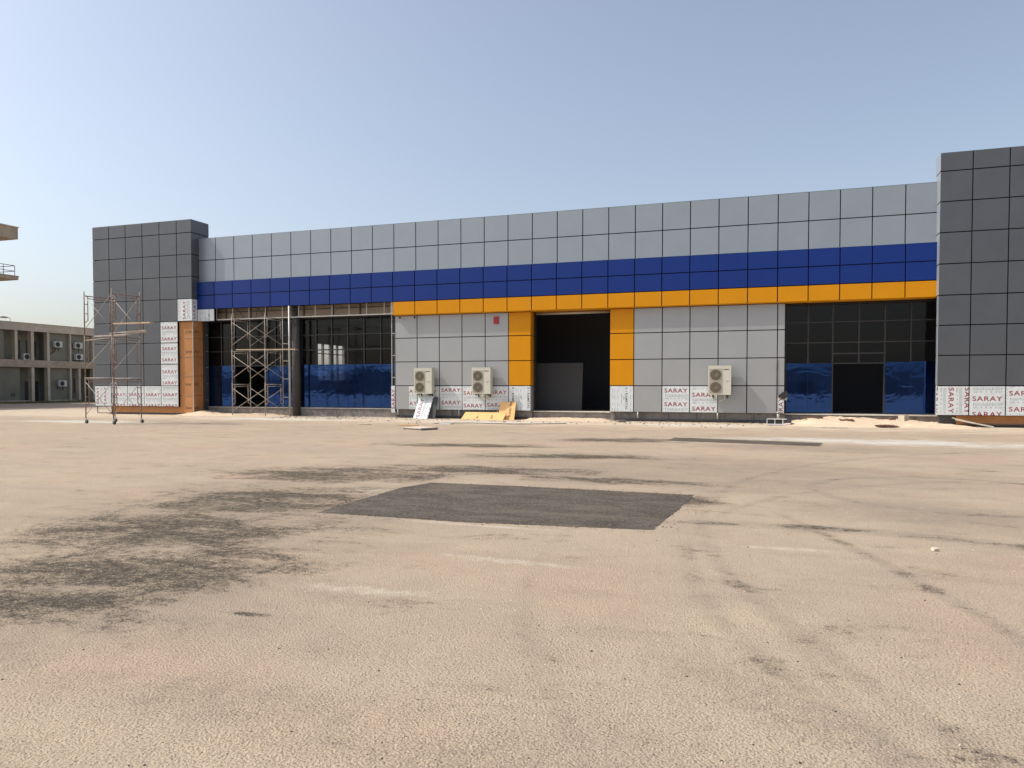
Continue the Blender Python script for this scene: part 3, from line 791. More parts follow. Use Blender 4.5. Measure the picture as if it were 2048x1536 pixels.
u0 = ac_double()
for i, (x, lab) in enumerate(((-16.18, 'cream double-fan air conditioner above the leaning film covered board'),
                              (-13.14, 'cream double-fan air conditioner above the low yellow boards, near the orange pillar'),
                              (-2.21, 'cream double-fan air conditioner alone on the wall right of the entrance'))):
    o = u0 if i == 0 else copy_tree(u0)
    o.location = (x, 33.10, 1.215); tag(o, lab, 'air conditioner', 'double-fan outdoor units on the showroom wall')
# cameras
def cctv(x, flip, lab):
    r = empty('security_camera', (x, YL - .001, 5.03))
    mb = MB(); mb.tube((0, 0, 0), (0, -.06, 0), .035, 12); mb.build('mount', 'white', r)
    mb.v = []; 
    b = MB(); b.tube((x - .02 * flip, YL - .07, 5.02), (x + .20 * flip, YL - .16, 4.98), .055, 12); b.build('camera_body', 'white', r)
    b = MB(); b.tube((x + .20 * flip, YL - .16, 4.98), (x + .24 * flip, YL - .18, 4.975), .05, 12); b.build('lens', 'ac_dark', r)
    r.children[0].location = (0, 0, 0)
    me = r.children[0].data
    for v in me.vertices: v.co += Vector((x, YL - .001, 5.03))
    tag(r, lab, 'camera', 'small security cameras under the orange fascia')
cctv(-17.30, 1, 'white security camera under the fascia beside the left glazing edge'); cctv(-16.50, 1, 'white security camera with black lens under the fascia, one panel in')
mb = MB(); mb.box(-12.18, -11.94, YL - .06, YL + .0, 4.56, 4.90); r = mb.build('alarm_box', 'red', None, label='small red alarm box high on the grey wall left of the orange pillar', cat='alarm')
mb = MB(); mb.box(-12.15, -11.97, YL - .068, YL - .06, 4.60, 4.66); mb.box(-12.15, -11.97, YL - .066, YL - .06, 4.70, 4.86); mb.build('cover', mat('dull_red', (.32, .02, .03), .5), r)

# leaning film-covered board
def leaning(name, x0, x1, yb, yt, z1, th, m, xt0=None, xt1=None, z0=0.0, **tags):
    xt0 = x0 if xt0 is None else xt0; xt1 = x1 if xt1 is None else xt1
    n = Vector((0, -(z1), (yb - yt) * -1)).normalized() if False else Vector((0, -z1, -(yb - yt))).normalized()
    n = Vector((0, -(z1 - z0), (yt - yb))).normalized()
    mb = MB(); P = [Vector((x0, yb, z0)), Vector((x1, yb, z0)), Vector((xt1, yt, z1)), Vector((xt0, yt, z1))]
    Q = [p - n * th for p in P]
    mb.quad(P); mb.quad(list(reversed(Q)))
    for i in range(4): j = (i + 1) % 4; mb.quad([P[j], P[i], Q[i], Q[j]])
    return mb.build(name, m, None, **tags), P, n
o, P, n = leaning('film_covered_board', -16.10, -15.34, 32.80, 33.40, 1.10, .03, 'film', label='white film covered panel leaning on the wall under the left air conditioner', cat='panel', xt0=-16.02, xt1=-15.26)
U = (P[1] - P[0]).normalized(); V = (P[3] - P[0]); Hh = V.length; V = V.normalized(); saray(o, P[0], U, V, .76, Hh, rot=90, left=.1, first=.12, pitch=.6, tw=1.0)
mb = MB(); mb.tube((-15.2, 33.0, .02), (-15.1, 33.45, 1.0), .03, 4); 
mb = MB(); mb.obox((-15.17, 33.2, .52), (.14, .02, 0), (0, .012, -.005), (0, .2, .52)); mb.build('board_shadow_strip', 'steel_dark', None, label='narrow dark strip standing in for the shadow beside the film covered panel', cat='panel')  # dark piece stands in for the shadow right of the leaning panel
# yellow boards
o, P, n = leaning('yellow_board', -11.83, -11.03, 33.14, 33.47, .84, .02, 'yellow_board', label='tall yellow sheathing board leaning on the wall at the orange pillar', cat='board', group='yellow boards leaning on the wall')
d = Decal(.8, .93); d.text('boardeX', .60, .16, .95, .13, 90); d.emit('board_lettering', 'brown_ink', o, P[0], (1, 0, 0), (P[3] - P[0]).normalized())
o, P, n = leaning('yellow_board', -13.68, -11.86, 33.05, 33.32, .34, .02, 'yellow_board', xt0=-13.55, xt1=-11.84, label='long low yellow board leaning at the wall foot, its left end free', cat='board', group='yellow boards leaning on the wall')
d = Decal(2.1, .4); d.text('de', .72, .05, .1, .24, 0); d.emit('board_lettering', 'brown_ink', o, P[0], (1, 0, 0), (P[3] - P[0]).normalized())
o, P, n = leaning('yellow_board', -12.25, -11.50, 32.92, 33.16, .33, .02, 'yellow_board', xt0=-12.22, xt1=-11.42, label='short yellow offcut leaning in front of the tall yellow board', cat='board', group='yellow boards leaning on the wall')
d = Decal(.7, .4); d.text('a', .10, .06, .1, .2, 0); d.emit('board_lettering', 'brown_ink', o, P[0], (1, 0, 0), (P[3] - P[0]).normalized())
# slab on the yard
c, s_ = math.cos(R(-24)), math.sin(R(-24))
mb = MB(); mb.obox((-11.85, 24.75, .075), (.52 * c, .52 * s_, 0), (-.42 * s_, .42 * c, 0), (0, 0, .015)); o = mb.build('concrete_slab', 'concrete_light', None, label='low concrete cover slab lying on the yard in front of the air conditioners', cat='slab')
mb = MB(); mb.obox((-11.85, 24.75, .03), (.50 * c, .50 * s_, 0), (-.40 * s_, .40 * c, 0), (0, 0, .03)); mb.build('slab_side', 'block', o)
# entrance panel
leaning('charcoal_sheet', -10.8, -8.27, 35.2, 35.5, 2.72, .05, 'charcoal_board', z0=.37, label='large charcoal sheet leaning inside the dark entrance', cat='panel')

# concrete blocks, crate with pipe, plank
def hollow_block(x, y, z, rot, sc_, lab):
    c, s_ = math.cos(R(rot)), math.sin(R(rot)); U = Vector((c, s_, 0)); V = Vector((-s_, c, 0)); mb = MB()
    for a, b, p, q in ((-.2, .2, -.1, -.07), (-.2, .2, .07, .1), (-.2, -.17, -.07, .07), (.17, .2, -.07, .07), (-.015, .015, -.07, .07)):
        mb.obox(Vector((x, y, z + .1 * sc_)) + U * ((a + b) / 2 * sc_) + V * ((p + q) / 2 * sc_), U * ((b - a) / 2 * sc_), V * ((q - p) / 2 * sc_), (0, 0, .1 * sc_))
    return mb.build('concrete_block', 'concrete_light', None, label=lab, cat='block')
hollow_block(5.35, 33.1, .20, 60, 1.15, 'pale concrete block sitting on the sand in front of the right bay')
mb = MB(); mb.obox((4.98, 33.3, .27), (.10, .02, 0), (-.02, .07, 0), (0, 0, .05)); mb.build('brick', mat('brown_brick', (.16, .09, .06), .9), None, label='broken brown brick just left of the pale block', cat='brick')
r = empty('drain_box', (.55, 32.3, 0), 'low white box frame under the drain pipe at the wall end', 'box')
mb = MB()
for a in (.20, .50, .80): mb.box(a - .012, a + .012, 32.0, 32.04, .02, .24); mb.box(a - .012, a + .012, 32.4, 32.44, .02, .26)
mb.box(.18, .95, 32.0, 32.05, .24, .27); mb.box(.18, 1.05, 31.98, 32.05, .02, .06); mb.box(.18, .23, 32.0, 32.44, .22, .26); mb.box(.9, 1.1, 31.95, 32.0, .05, .1)
mb.build('frame', 'white', r); mb = MB(); mb.box(.21, .8, 32.06, 32.42, .03, .23); mb.build('lining', 'ac_dark', r)
mb = MB(); mb.tube((1.0, 32.15, .14), (1.0, 32.45, .14), .14, 14); mb.build('coil', 'steel_dark', r)
mb = MB(); mb.tube((.66, YL - .1, .10), (.66, YL - .1, .45), .06, 12); mb.tube((.66, YL - .1, .44), (.66, YL - .1, .50), .09, 12); mb.box(.5, .82, 32.9, 33.4, .05, .14)
mb.build('downpipe', 'steel', None, label='short grey pipe stub rising to the wall beside the right bay', cat='pipe')
mb = MB(); mb.path([(.585, YL - .02, z) for z in (.45, 1.1, 1.6, 2.2, 2.75)], .012); mb.build('cable', 'ac_dark', None, label='thin dark cable hanging down the last panel joint by the right bay', cat='cable')
mb = MB(); bmv = [(.62, YL - .03, 1.15), (.80, YL - .10, 1.32), (.99, YL - .12, 1.38), (1.02, YL - .10, 1.12), (.86, YL - .05, 1.02), (.98, YL - .14, .98)]
mb.quad(bmv[:5]); mb.quad([bmv[3], bmv[4], bmv[5]]); mb.quad([(v[0], v[1] + .01, v[2]) for v in reversed(bmv[:5])]); mb.build('loose_film', 'ac_dark', None, label='torn black flap of film curling from the wall edge at the right bay', cat='film')
mb = MB(); mb.obox((7.7, 32.6, .17), (.62, -.12, -.13), (.02, .07, 0), (.004, 0, .02)); mb.build('wooden_plank', 'wood_grey', None, label='short pale plank lying on the sand slope below the right tower', cat='plank', group='scaffold and yard planks')
mb = MB(); mb.obox((7.55, 32.75, .22), (.55, -.09, -.14), (.02, .05, 0), (.004, 0, .015)); mb.build('wooden_plank', 'wood', None, label='thin brown plank beside the pale plank below the right tower', cat='plank', group='scaffold and yard planks')

# ---------------- sand piles: displaced mounds
def noise2(x, y, seed=0):
    from mathutils import noise as N
    return N.fractal(Vector((x, y, seed)), 1.0, 2.0, 4)
def mound(x0, x1, y0, y1, h, lab, seed, nx=120, ny=26, prof=None):
    mb = MB()
    for j in range(ny + 1):
        for i in range(nx + 1):
            u, v = i / nx, j / ny; x = x0 + (x1 - x0) * u; y = y0 + (y1 - y0) * v
            e = min(1, u * 5, (1 - u) * 5); e = e * e * (3 - 2 * e)
            ev = min(1, v * 1.6); ev = ev * ev * (3 - 2 * ev)
            p = prof(u) if prof else 1
            z = h * e * ev * p * (1 + .35 * noise2(x * .8, y * .8, seed)) + .05 * e * ev * noise2(x * 2.6, y * 2.6, seed + 5) + .015 * ev * e * noise2(x * 8, y * 8, seed)
            mb.v.append((x, y, z - .012 - (.02 if min(u, 1 - u, v) == 0 else 0)))
    for j in range(ny):
        for i in range(nx):
            a = j * (nx + 1) + i; mb.f.append((a, a + 1, a + nx + 2, a + nx + 1)); mb.sm.append(True)
    return mb.build('sand_pile', 'sand', None, label=lab, cat='sand', group='sand piled along the building foot')
mound(.4, 8.6, 31.2, 34.0, .27, 'wide pale sand bank in front of the right glazed bay', 1, prof=lambda u: (.75 + .35 * math.sin(u * 5)) * (1 if u < .82 else max(0, 1 - (u - .82) * 6)))
mound(-31.0, -23.6, 32.2, 34.05, .16, 'pinkish sand bank at the foot of the left scaffolded bay', 2, prof=lambda u: .6 + .9 * math.exp(-((u - .22) / .14) ** 2))
mound(-10.9, -6.2, 32.3, 33.95, .11, 'low sand bank below the entrance sill', 3)
# litter on the sand
for i, (x, y, z, l_) in enumerate(((1.9, 32.7, .30, 'reddish brown rag lying on the sand left of the door opening'), (4.55, 31.5, .06, 'dark twisted scrap lying at the front edge of the sand'), (3.1, 32.4, .22, 'small brown scrap in the middle of the sand bank'))):
    mb = MB()
    for k in range(7):
        a = random.uniform(0, 3.1); L = random.uniform(.1, .3) * (1 if i < 2 else .5)
        mb.obox((x + random.uniform(-.3, .3), y + random.uniform(-.1, .1), z + random.uniform(0, .03)), (math.cos(a) * L, math.sin(a) * L * .4, .01), (-.03, .05, .02), (0, 0, .012))
    mb.build('scrap', mat('scrap_brown', (.10, .05, .035), .9), None, label=l_, cat='debris')

# cable on the ground, rubble along the foot of the wall, offcuts
mb = MB(); pts = []
for i in range(40):
    t = i / 39; pts.append((-13.2 + 5.4 * t, 28.9 + 1.3 * t + .35 * math.sin(t * 7), .016))
mb.path(pts, .014, 5); mb.build('cable', 'ac_dark', None, label='dark cable snaking over the dusty ground in front of the yellow boards', cat='cable')
for x, y, z, L, a, m_, lab in ((-13.4, 26.9, .02, .38, 12, 'yellow_board', 'small pale board offcut lying left behind the cover slab'), (-12.5, 28.6, .02, .30, -8, 'film', 'small white film offcut on the ground before the air conditioners'),
                               (-15.4, 27.0, .015, .25, 30, 'wood', 'small brown stick of timber on the yard left of the cover slab'), (-19.5, 31.2, .02, .35, 5, 'wood_grey', 'flat grey timber scrap on the ground before the left glazed bay'),
                               (2.6, 30.6, .02, .45, -4, 'wood_grey', 'grey timber scrap on the ground before the right sand bank'), (-5.9, 32.7, .05, .22, 50, 'block', 'lump of broken block at the entrance corner')):
    c, s_ = math.cos(R(a)), math.sin(R(a)); mb = MB(); mb.obox((x, y, z), (L * c, L * s_, 0), (-.09 * s_, .09 * c, 0), (.004, 0, z * .8)); mb.build('offcut', m_, None, label=lab, cat='debris')
mb = MB()
for i in range(900):
    x = random.uniform(-30, 8.5); y = 33.6 - abs(random.gauss(0, 1.0)) * 1.6; s0 = random.uniform(.01, .045) * random.uniform(.4, 1)
    if -29.3 < x < -23.6 or 0.4 < x < 8.6: continue
    a = random.uniform(0, 3.1); mb.obox((x, min(y, 33.5), s0 * .4), (math.cos(a) * s0, math.sin(a) * s0, s0 * .2), (-math.sin(a) * s0 * .7, math.cos(a) * s0 * .7, 0), (.2 * s0, 0, s0 * .5))
mb.build('rubble', 'block', kind='stuff')

# ------------------------------------------------------------------ scaffolds
def frame(mb, a, b, z0, h, arch=True, r=.021, inset=.17):
    """one walk-through frame between uprights a and b (xy), from z0, height h"""
    a = Vector(a); b = Vector(b); d = (b - a).normalized()
    P = lambda p, z: (p.x, p.y, z)
    mb.tube(P(a, z0), P(a, z0 + h), r); mb.tube(P(b, z0), P(b, z0 + h), r)
    mb.tube(P(a, z0 + h - .1), P(b, z0 + h - .1), r * .95)
    if arch:
        ia = a + d * inset; ib = b - d * inset
        mb.tube(P(ia, z0 + h - .2), P(ib, z0 + h - .2), r * .7)
        for p, o in ((ia, a), (ib, b)):
            mb.tube(P(p, z0 + h - .1), P(p, z0 + .65), r * .75); mb.tube(P(p, z0 + .65), P(o + (p - o) * .1, z0 + .55), r * .75)
            for z in (z0 + h - .45, z0 + h - .85): mb.tube(P(p, z), P(o, z), r * .65)
def cross(mb, a, b, z0, z1, r=.012):
    mb.tube((*a, z0), (*b, z1), r, 6); mb.tube((*a, z1), (*b, z0), r, 6)
# wheeled tower at left
L_, N_, F_, Q_ = (-27.20, 24.20), (-25.42, 23.94), (-27.12, 25.62), (-25.31, 25.29)
sc1 = empty('rolling_scaffold', (-26.3, 24.8, 0), 'tall rusty scaffold tower on wheels standing free before the dark left tower', 'scaffold', 'scaffolds before the showroom')
lifts = [(.22, 1.75), (1.97, 1.75), (3.72, 1.78)]
for z0, h in lifts:
    for a, b in ((L_, F_), (N_, Q_)):
        mb = MB(); frame(mb, a, b, z0, h, r=.024); mb.build('end_frame', 'rust', sc1)
for i, (z0, h) in enumerate(lifts):
    for a, b in ((L_, N_), (F_, Q_)):
        mb = MB()
        lo, hi = z0 + .35, z0 + h - .2
        if i == 1: mb.tube((*a, lo), (*b, hi), .013, 6)
        elif i == 0: cross(mb, a, b, z0 + .15, hi)
        else: cross(mb, a, b, lo - .1, hi + .1)
        mb.build('cross_brace', 'rust_pale', sc1)
mb = MB()
mb.tube((*L_, 1.93), (*N_, 1.93), .014); mb.tube((*F_, 1.93), (*Q_, 1.93), .014); mb.tube((*L_, 3.52), (*N_, 3.58), .014)
for p in (L_, N_, F_, Q_): mb.tube((*p, 5.45), (*p, 5.60), .019)
mb.build('ledger', 'rust_pale', sc1)
for p in (L_, N_, F_, Q_):
    mb = MB(); mb.tube((p[0], p[1], .24), (p[0], p[1], .17), .03); mb.obox((p[0] + .02, p[1], .15), (.05, 0, 0), (0, .035, 0), (0, 0, .012))
    mb.obox((p[0] + .03, p[1] - .03, .11), (.012, 0, .0), (0, .003, 0), (0, 0, .05)); mb.obox((p[0] + .03, p[1] + .03, .11), (.012, 0, 0), (0, .003, 0), (0, 0, .05))
    k = mb.build('caster', 'steel', sc1)
    mb = MB(); mb.tube((p[0] + .04, p[1] - .022, .078), (p[0] + .04, p[1] + .022, .078), .077, 18); mb.build('wheel', 'rubber', k)
def plank(p, q, wd, th, m, lab, roll=0):
    p = Vector(p); q = Vector(q); d = (q - p) / 2; s = d.cross(Vector((0, 0, 1))).normalized(); u = s.cross(d).normalized()
    s2 = (s * math.cos(roll) + u * math.sin(roll)) * wd / 2; u2 = s2.cross(d).normalized() * th / 2
    mb = MB(); mb.obox((p + q) / 2, d, s2, u2)
    mb.build('wooden_plank', m, None, label=lab, cat='plank', group='scaffold and yard planks')
plank((-26.15, 24.75, 4.24), (-23.86, 24.45, 4.20), .22, .05, 'wood', 'straight plank jutting right out of the wheeled scaffold, upper of its planks')
plank((-27.1, 24.7, 3.72), (-25.15, 24.5, 3.74), .22, .045, 'wood_grey', 'pale plank on the wheeled scaffold lying level at left')
plank((-26.1, 24.5, 3.78), (-24.7, 25.0, 3.92), .20, .04, 'wood_grey', 'pale plank tilted upward to the right on the wheeled scaffold', .3)
# scaffold at the left bay
A_, C_, B_, D_ = (-26.53, 32.62), (-24.34, 32.45), (-26.34, 33.85), (-24.15, 33.70)
sc2 = empty('fixed_scaffold', (-25.4, 33.1, 0), 'slender scaffold without wheels standing in front of the left glazed bay', 'scaffold', 'scaffolds before the showroom')
for z0, h in ((.05, 1.72), (1.77, 1.75), (3.52, 1.72)):
    for a, b in ((A_, B_), (C_, D_)):
        mb = MB(); frame(mb, a, b, z0, h, r=.023); mb.build('end_frame', 'rust_pale', sc2)
    for a, b in ((A_, C_), (B_, D_)):
        mb = MB(); cross(mb, a, b, z0 + .22, z0 + h - .3, .013); mb.build('cross_brace', 'rust_pale', sc2)
mb = MB(); 
for p in (A_, C_, B_, D_): mb.tube((*p, 5.20), (*p, 5.36), .02)
mb.build('ledger', 'rust_pale', sc2)
plank((-26.3, 32.75, 3.50), (-22.55, 32.6, 3.46), .24, .05, 'wood', 'long pale plank lying through the scaffold at the left glazed bay')
plank((-27.9, 34.6, 3.86), (-27.0, 34.6, 3.89), .1, .03, 'steel', 'short pale bar seen behind glass left of the scaffold') if False else None
# upright pipe with ladder beside the column
r = empty('pipe_ladder', (-23.7, 33.3, 0), 'grey upright pipe with a rung ladder fixed to its left, beside the dark column', 'ladder')
mb = MB(); mb.tube((-23.42, 33.25, 0), (-23.42, 33.25, 5.76), .055, 12); mb.build('pipe', 'steel', r)
mb = MB(); mb.tube((-23.87, 33.30, 1.0), (-23.87, 33.30, 5.1), .02, 8)
for z in (1.0, 1.95, 2.9, 3.8): mb.tube((-23.87, 33.3, z), (-23.42, 33.27, z), .018, 6)
mb.build('ladder_rail', 'rust_pale', r)

# ------------------------------------------------------------------ two-storey building at far left
XF = -66.0; YA, YZ = 47.6, 76.0
A = empty('office_block', (XF - 4, 60, 0), 'old two-storey concrete building with recessed green-grey bays and wall air conditioners at far left', 'building')
mb = MB(); mb.box(XF - .0, XF + .25, YA, YZ, 6.78, 7.50); mb.build('roof_fascia', 'concrete_light', A)
mb = MB(); mb.box(XF - 10, XF, YA + .01, YZ - .01, 7.2, 7.42); mb.box(XF - .1, XF + .3, YA - .02, YZ + .02, 7.502, 7.54); mb.build('roof', 'concrete', A)
mb = MB(); mb.box(XF - .0, XF + .22, YA, YZ, 3.36, 4.05); mb.box(XF - 2, XF - .0, YA, YZ, 3.5, 3.9); mb.build('floor_beam', 'concrete', A)
def col(y0, y1, z0, z1, w=.3, m='concrete_light'):
    mb = MB(); mb.box(XF - w, XF + .16, y0, y1, z0, z1); mb.build('column', m, A)
for y0, y1 in ((51.04, 51.31), (52.66, 52.95), (54.34, 54.60), (59.52, 59.77), (62, 62.3), (65, 65.3), (68, 68.3), (48.6, 48.85)): col(y0, y1, 4.05, 6.78)
col(56.84, 56.99, 4.05, 6.78, .1)
for y0, y1 in ((52.66, 52.95), (54.34, 54.60), (57.81, 58.05), (59.52, 59.77), (62, 62.3), (65, 65.3), (68, 68.3)): col(y0, y1, 0, 3.36)
col(56.84, 56.99, 0, 3.36, .1)
mb = MB()
mb.box(XF - 1.4, XF - 1.2, YA, YZ, 0, 7.2)                      # deep back wall
mb.box(XF - 1.2, XF - .15, 47.7, 50.2, 3.9, 6.9)               # flush wall portions
mb.box(XF - 1.2, XF - .12, 54.6, 59.5, 3.9, 6.9)
mb.box(XF - 1.2, XF - .15, 47.7, 51.7, 0, 3.5)
mb.box(XF - 1.2, XF - .12, 54.6, 56.9, 0, 3.5); mb.box(XF - 1.2, XF - .5, 59.8, 62, 0, 7)
mb.box(XF - 9, XF - 1.4, YA, YA + .2, 0, 7.2); mb.box(XF - 9, XF - 1.4, YZ - .2, YZ, 0, 7.2); mb.box(XF - 9.2, XF - 9, YA, YZ, 0, 7.2)
mb.build('wall', 'plaster', A)
mb = MB(); mb.box(XF - .15, XF - .02, YA, 52.6, 0, .22); mb.box(XF - .15, XF - .02, 54.65, 57.6, 0, .2); mb.build('base_kerb', 'concrete_light', A, split=True)
def win(y0, y1, z0, z1, x, m, lab=None, curt=0):
    mb = MB()
    for a, b, c, d in ((y0, y1, z0, z0 + .06), (y0, y1, z1 - .06, z1), (y0, y0 + .06, z0 + .06, z1 - .06), (y1 - .06, y1, z0 + .06, z1 - .06), ((y0 + y1) / 2 - .03, (y0 + y1) / 2 + .03, z0 + .06, z1 - .06)):
        mb.box(x, x + .06, a, b, c, d)
    o = mb.build('window', 'steel_dark', A)
    mb = MB(); mb.box(x - .0, x + .02, y0 + .05, y1 - .05, z0 + .05, z1 - .05); mb.build('pane', m, o)
    if curt:
        mb = MB(); mb.box(x + .022, x + .03, y0 + .4, y0 + .55, z0 + .1, z1 - .1); mb.box(x + .022, x + .03, y1 - .35, y1 - .2, z0 + .1, z1 - .1); mb.build('curtain', 'curtain', o)
win(51.75, 52.55, 4.4, 5.95, XF - 1.2, 'win_dark', curt=1); win(53.2, 54.2, 4.45, 5.95, XF - 1.2, 'win_green')
win(58.4, 59.3, .9, 2.4, XF - 1.2, 'win_green')
mb = MB()
for k in range(12): mb.box(XF - 1.2, XF - 1.17, 53.0, 54.4, .08 + k * .165, .22 + k * .165)
mb.build('door', 'door_blue', A)
mb = MB(); mb.box(XF - .15, XF - .1, 50.79, 51.17, .58, .93); mb.build('vent', 'fan_dark', A)
def ac_small():
    r = empty('wall_air_conditioner', (0, 0, 0))      # faces +X, 0.8 wide along Y
    mb = MB(); mb.box(0, .30, 0, .84, 0, .58); mb.box(.0, .31, -.005, .845, .58, .595); mb.build('casing', 'ac_white', r)
    n = 20; cy, cz = .32, .29
    ring = lambda rad, x: [(x, cy + rad * math.cos(2 * math.pi * i / n), cz + rad * math.sin(2 * math.pi * i / n)) for i in range(n)]
    mb = MB(); mb.quad(ring(.235, .306)); f = mb.build('fan_guard', 'ac_dark', r)
    mb = MB()
    for rad in (.235, .16, .09): p = ring(rad, .314); mb.path(p + [p[0]], .008, 4)
    mb.build('guard_wire', 'steel_dark', f)
    mb = MB(); mb.box(-.12, .28, .08, .12, -.05, 0); mb.box(-.12, .28, .7, .74, -.05, 0); mb.box(-.12, -.08, .08, .12, -.35, 0); mb.box(-.12, -.08, .7, .74, -.35, 0)
    mb.build('bracket', 'ac_dark', r); return r
a0 = ac_small(); GA = 'single-fan air conditioners on the old office block'
for i, (y, z, x, lab) in enumerate(((55.05, 5.38, XF, 'white wall air conditioner in the upper middle bay, with a pipe trailing left'), (57.35, 5.38, XF, 'white wall air conditioner high in the upper right bay'),
                                    (57.42, 4.22, XF, 'dull wall air conditioner just above the floor beam, below another unit'), (55.48, 1.54, XF, 'single wall air conditioner in the ground floor bay'),
                                    (52.05, 4.06, XF - .35, 'white unit standing on the floor beam between two columns'))):
    o = a0 if i == 0 else copy_tree(a0); o.location = (x, y, z); tag(o, lab, 'air conditioner', GA)
mb = MB(); mb.path([(XF + .0, 55.5, 5.35), (XF - .05, 55.3, 5.0), (XF - .08, 54.9, 4.75), (XF - .1, 54.6, 4.7)], .03); mb.build('hose', 'ac_dark', None, label='dark pipe trailing from the upper middle air conditioner', cat='pipe')
r = empty('roof_lamp', (XF, 50.4, 7.54), 'flat dish-shaped lamp on a bent arm at the office block roof edge', 'lamp')
mb = MB(); mb.path([(XF, 50.75, 7.54), (XF, 50.75, 7.85), (XF, 50.4, 7.95)], .02); mb.build('arm', 'steel_dark', r)
mb = MB(); mb.tube((XF, 50.1, 7.86), (XF, 50.1, 7.96), .36, 16, .16); mb.build('lamp_head', 'steel_dark', r)
mb = MB(); mb.tube((XF, 50.1, 7.82), (XF, 50.1, 7.855), .30, 16, .34); mb.build('lens', 'white', r)

# taller building whose balconies reach into the frame at the top left
T = empty('tall_concrete_building', (-66, 38, 0), 'taller concrete building at the left edge, only two projecting slabs in view', 'building')
mb = MB(); mb.box(-63.5, -61.5, 44.9, 45.2, 0, 14.0); mb.box(-80, -63.5, 25, 43.5, 0, 14.0); mb.build('wall', 'concrete', T)
mb = MB(); mb.box(-72, -60, 25, 46.98, 14.02, 15.0); mb.build('roof_slab', 'concrete', T)
mb = MB(); mb.box(-60.03, -59.9, 25, 47.02, 14.98, 15.06); mb.box(-72, -60.03, 46.9, 47.02, 14.98, 15.06); mb.build('coping', 'concrete_light', T)
mb = MB(); mb.box(-72, -60, 25, 46.95, 10.58, 10.86); mb.box(-72, -59.95, 25, 47.0, 10.86, 10.92); bs = mb.build('balcony', 'concrete', T)
mb = MB()
for z in (11.3, 11.76): mb.tube((-60.1, 25, z), (-60.1, 46.7, z), .025); mb.tube((-60.1, 46.7, z), (-66, 46.7, z), .025)
y = 46.7
while y > 40: mb.tube((-60.1, y, 10.9), (-60.1, y, 11.76), .025); y -= 1.0
for x in (-62, -64, -66): mb.tube((x, 46.7, 10.9), (x, 46.7, 11.76), .025)
mb.build('railing', 'steel_dark', bs)

# dry verge
mb = MB(); mb.quad([(-65.9, 47, .004), (-63.4, 47, .004), (-62.6, 66, .004), (-65.9, 66, .004)]); mb.build('verge', 'verge', kind='structure')
mb = MB()
for i in range(2600):
    y = random.uniform(47.5, 64); x = random.uniform(-65.7, -63.2) if random.random() < .7 else random.uniform(-65.7, -64.9); h = random.uniform(.05, .22); a = random.uniform(0, 3.1)
    dx, dy = math.cos(a) * .05, math.sin(a) * .05
    mb.quad([(x - dx, y - dy, 0), (x + dx, y + dy, 0), (x + random.uniform(-.05, .05), y + random.uniform(-.05, .05), h)])
mb.build('dry_grass', 'dry_grass', kind='stuff')

# loose stones on the yard
def stones(name, m, n, rmin, rmax, far):
    mb = MB(); cs = math.cos(.3239); sn = math.sin(.3239)
    for i in range(n):
        d = 1.9 * (far / 1.9) ** random.random(); a = random.uniform(-.62, .62)
        xr = d * math.tan(a); x = xr * cs - d * sn; y = xr * sn + d * cs; s = random.uniform(rmin, rmax) * random.uniform(.5, 1)
        b = len(mb.v); k = 5
        off = random.uniform(0, 6)
        for j in range(k):
            t = off + 2 * math.pi * j / k; rr = s * random.uniform(.7, 1.2); mb.v.append((x + rr * math.cos(t), y + rr * math.sin(t) * .8, .0))
        for j in range(k):
            t = off + 2 * math.pi * j / k; rr = s * random.uniform(.4, .7); mb.v.append((x + rr * math.cos(t), y + rr * math.sin(t) * .8, s * random.uniform(.5, .8)))
        for j in range(k):
            q = (j + 1) % k; mb.f.append((b + j, b + q, b + k + q, b + k + j)); mb.sm.append(False)
        mb.f.append(tuple(b + k + j for j in range(k))); mb.sm.append(False)
    mb.build(name, m, kind='stuff')
stones('dark_gravel', 'stone', 520, .003, .010, 20)
stones('pale_gravel', 'stone_pale', 2500, .003, .008, 12)
mb = MB(); mb.obox((1.60, 8.1, .018), (.022, .007, 0), (-.01, .016, .005), (.006, 0, .013)); mb.build('stone', 'concrete_light', None, label='single pale stone lying on the open yard at right', cat='stone')

# ------------------------------------------------------------------ what the film mirrors: spoil heaps and the photographer behind the camera
mb = MB(); nx = 160
for i in range(nx + 1):
    x = -160 + 320 * i / nx; h = 4.2 + 2.2 * noise2(x * .045, 1, 3) + .6 * noise2(x * .2, 4, 3)
    for y, f in ((-58, 0), (-61, .55), (-66, 1.0), (-74, .9), (-90, 0)): mb.v.append((x, y + 1.5 * noise2(x * .1, y, 9), h * f - .05))
for i in range(nx):
    for j in range(4):
        a = i * 5 + j; mb.f.append((a, a + 1, a + 6, a + 5)); mb.sm.append(False)
mb.build('hills', 'soil', kind='structure')

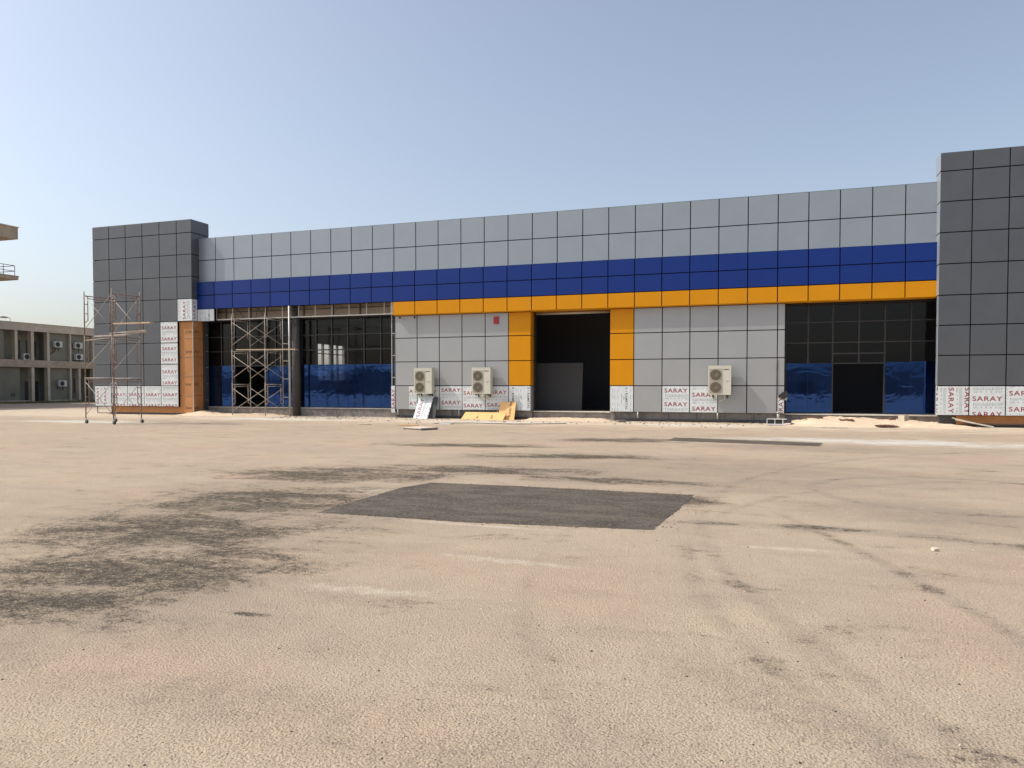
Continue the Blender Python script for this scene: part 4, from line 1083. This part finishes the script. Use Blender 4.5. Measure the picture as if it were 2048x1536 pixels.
def person():
    r = bpy.data.meshes.new('person'); X, Y = 4.8, -.6
    J = dict(pel=(0, 0, .95), waist=(0, 0, 1.1), chest=(0, 0, 1.32), neck=(0, 0, 1.48), head=(0, .02, 1.62), crown=(0, .02, 1.72),
             lh=(-.1, 0, .92), lk=(-.12, .03, .5), la=(-.13, 0, .08), lf=(-.14, .16, .04), rh=(.1, 0, .92), rk=(.13, .03, .5), ra=(.15, 0, .08), rf=(.17, .16, .04),
             ls=(-.2, 0, 1.42), le=(-.25, .14, 1.2), lw=(-.07, .36, 1.42), lp=(-.05, .40, 1.47), rs=(.2, 0, 1.42), re=(.25, .14, 1.2), rw=(.07, .36, 1.42), rp=(.05, .40, 1.47))
    Rr = dict(pel=.15, waist=.13, chest=.16, neck=.06, head=.10, crown=.07, lh=.09, lk=.06, la=.045, lf=.04, rh=.09, rk=.06, ra=.045, rf=.04, ls=.065, le=.048, lw=.03, lp=.035, rs=.065, re=.048, rw=.03, rp=.035)
    K = list(J); E_ = [('pel', 'waist'), ('waist', 'chest'), ('chest', 'neck'), ('neck', 'head'), ('head', 'crown'), ('pel', 'lh'), ('lh', 'lk'), ('lk', 'la'), ('la', 'lf'), ('pel', 'rh'), ('rh', 'rk'), ('rk', 'ra'), ('ra', 'rf'), ('chest', 'ls'), ('ls', 'le'), ('le', 'lw'), ('lw', 'lp'), ('chest', 'rs'), ('rs', 're'), ('re', 'rw'), ('rw', 'rp')]
    r.from_pydata([J[k] for k in K], [(K.index(a), K.index(b)) for a, b in E_], [])
    o = bpy.data.objects.new('person', r); sc.collection.objects.link(o); o.location = (X, Y, 0)
    m = o.modifiers.new('skin', 'SKIN'); sv = r.skin_vertices[0].data if r.skin_vertices else None
    if sv is None: return
    for i, k in enumerate(K): sv[i].radius = (Rr[k], Rr[k]); sv[i].use_root = (k == 'pel')
    o.modifiers.new('sub', 'SUBSURF').levels = 2
    r.materials.append(M['trousers']); tag(o, 'person in a pale cap taking the picture, mirrored in the right blue film', 'person')
    mb = MB(); mb.tube((X, Y + .02, 1.68), (X, Y + .02, 1.78), .115, 14, .09); mb.obox((X, Y + .14, 1.69), (.07, 0, 0), (0, .06, 0), (0, 0, .008)); mb.build('cap', 'white', o)
    mb = MB(); mb.tube((X, Y, 1.05), (X, Y, 1.28), .165, 14, .19); mb.tube((X, Y, 1.28), (X, Y, 1.45), .19, 14, .11); mb.build('shirt', 'shirt', o)
person()

# loose dark chippings strewn along the edges of the asphalt patch
mb = MB(); Q = [(-5.30, 8.10), (-1.14, 8.29), (-.93, 11.15), (-5.15, 11.2)]
for i in range(650):
    k = random.randrange(4); a = Q[k]; b = Q[(k + 1) % 4]; t = random.random(); o_ = random.gauss(0, .16); s0 = random.uniform(.002, .0065)
    dx, dy = b[0] - a[0], b[1] - a[1]; L = math.hypot(dx, dy); x = a[0] + dx * t + dy / L * o_; y = a[1] + dy * t - dx / L * o_; c = random.uniform(0, 3.1)
    mb.obox((x, y, .004 + s0 * .4), (math.cos(c) * s0, math.sin(c) * s0, 0), (-math.sin(c) * s0 * .7, math.cos(c) * s0 * .7, 0), (.2 * s0, 0, s0 * .5))
mb.build('asphalt_chippings', 'stone', kind='stuff')
print('objects', len(bpy.data.objects))
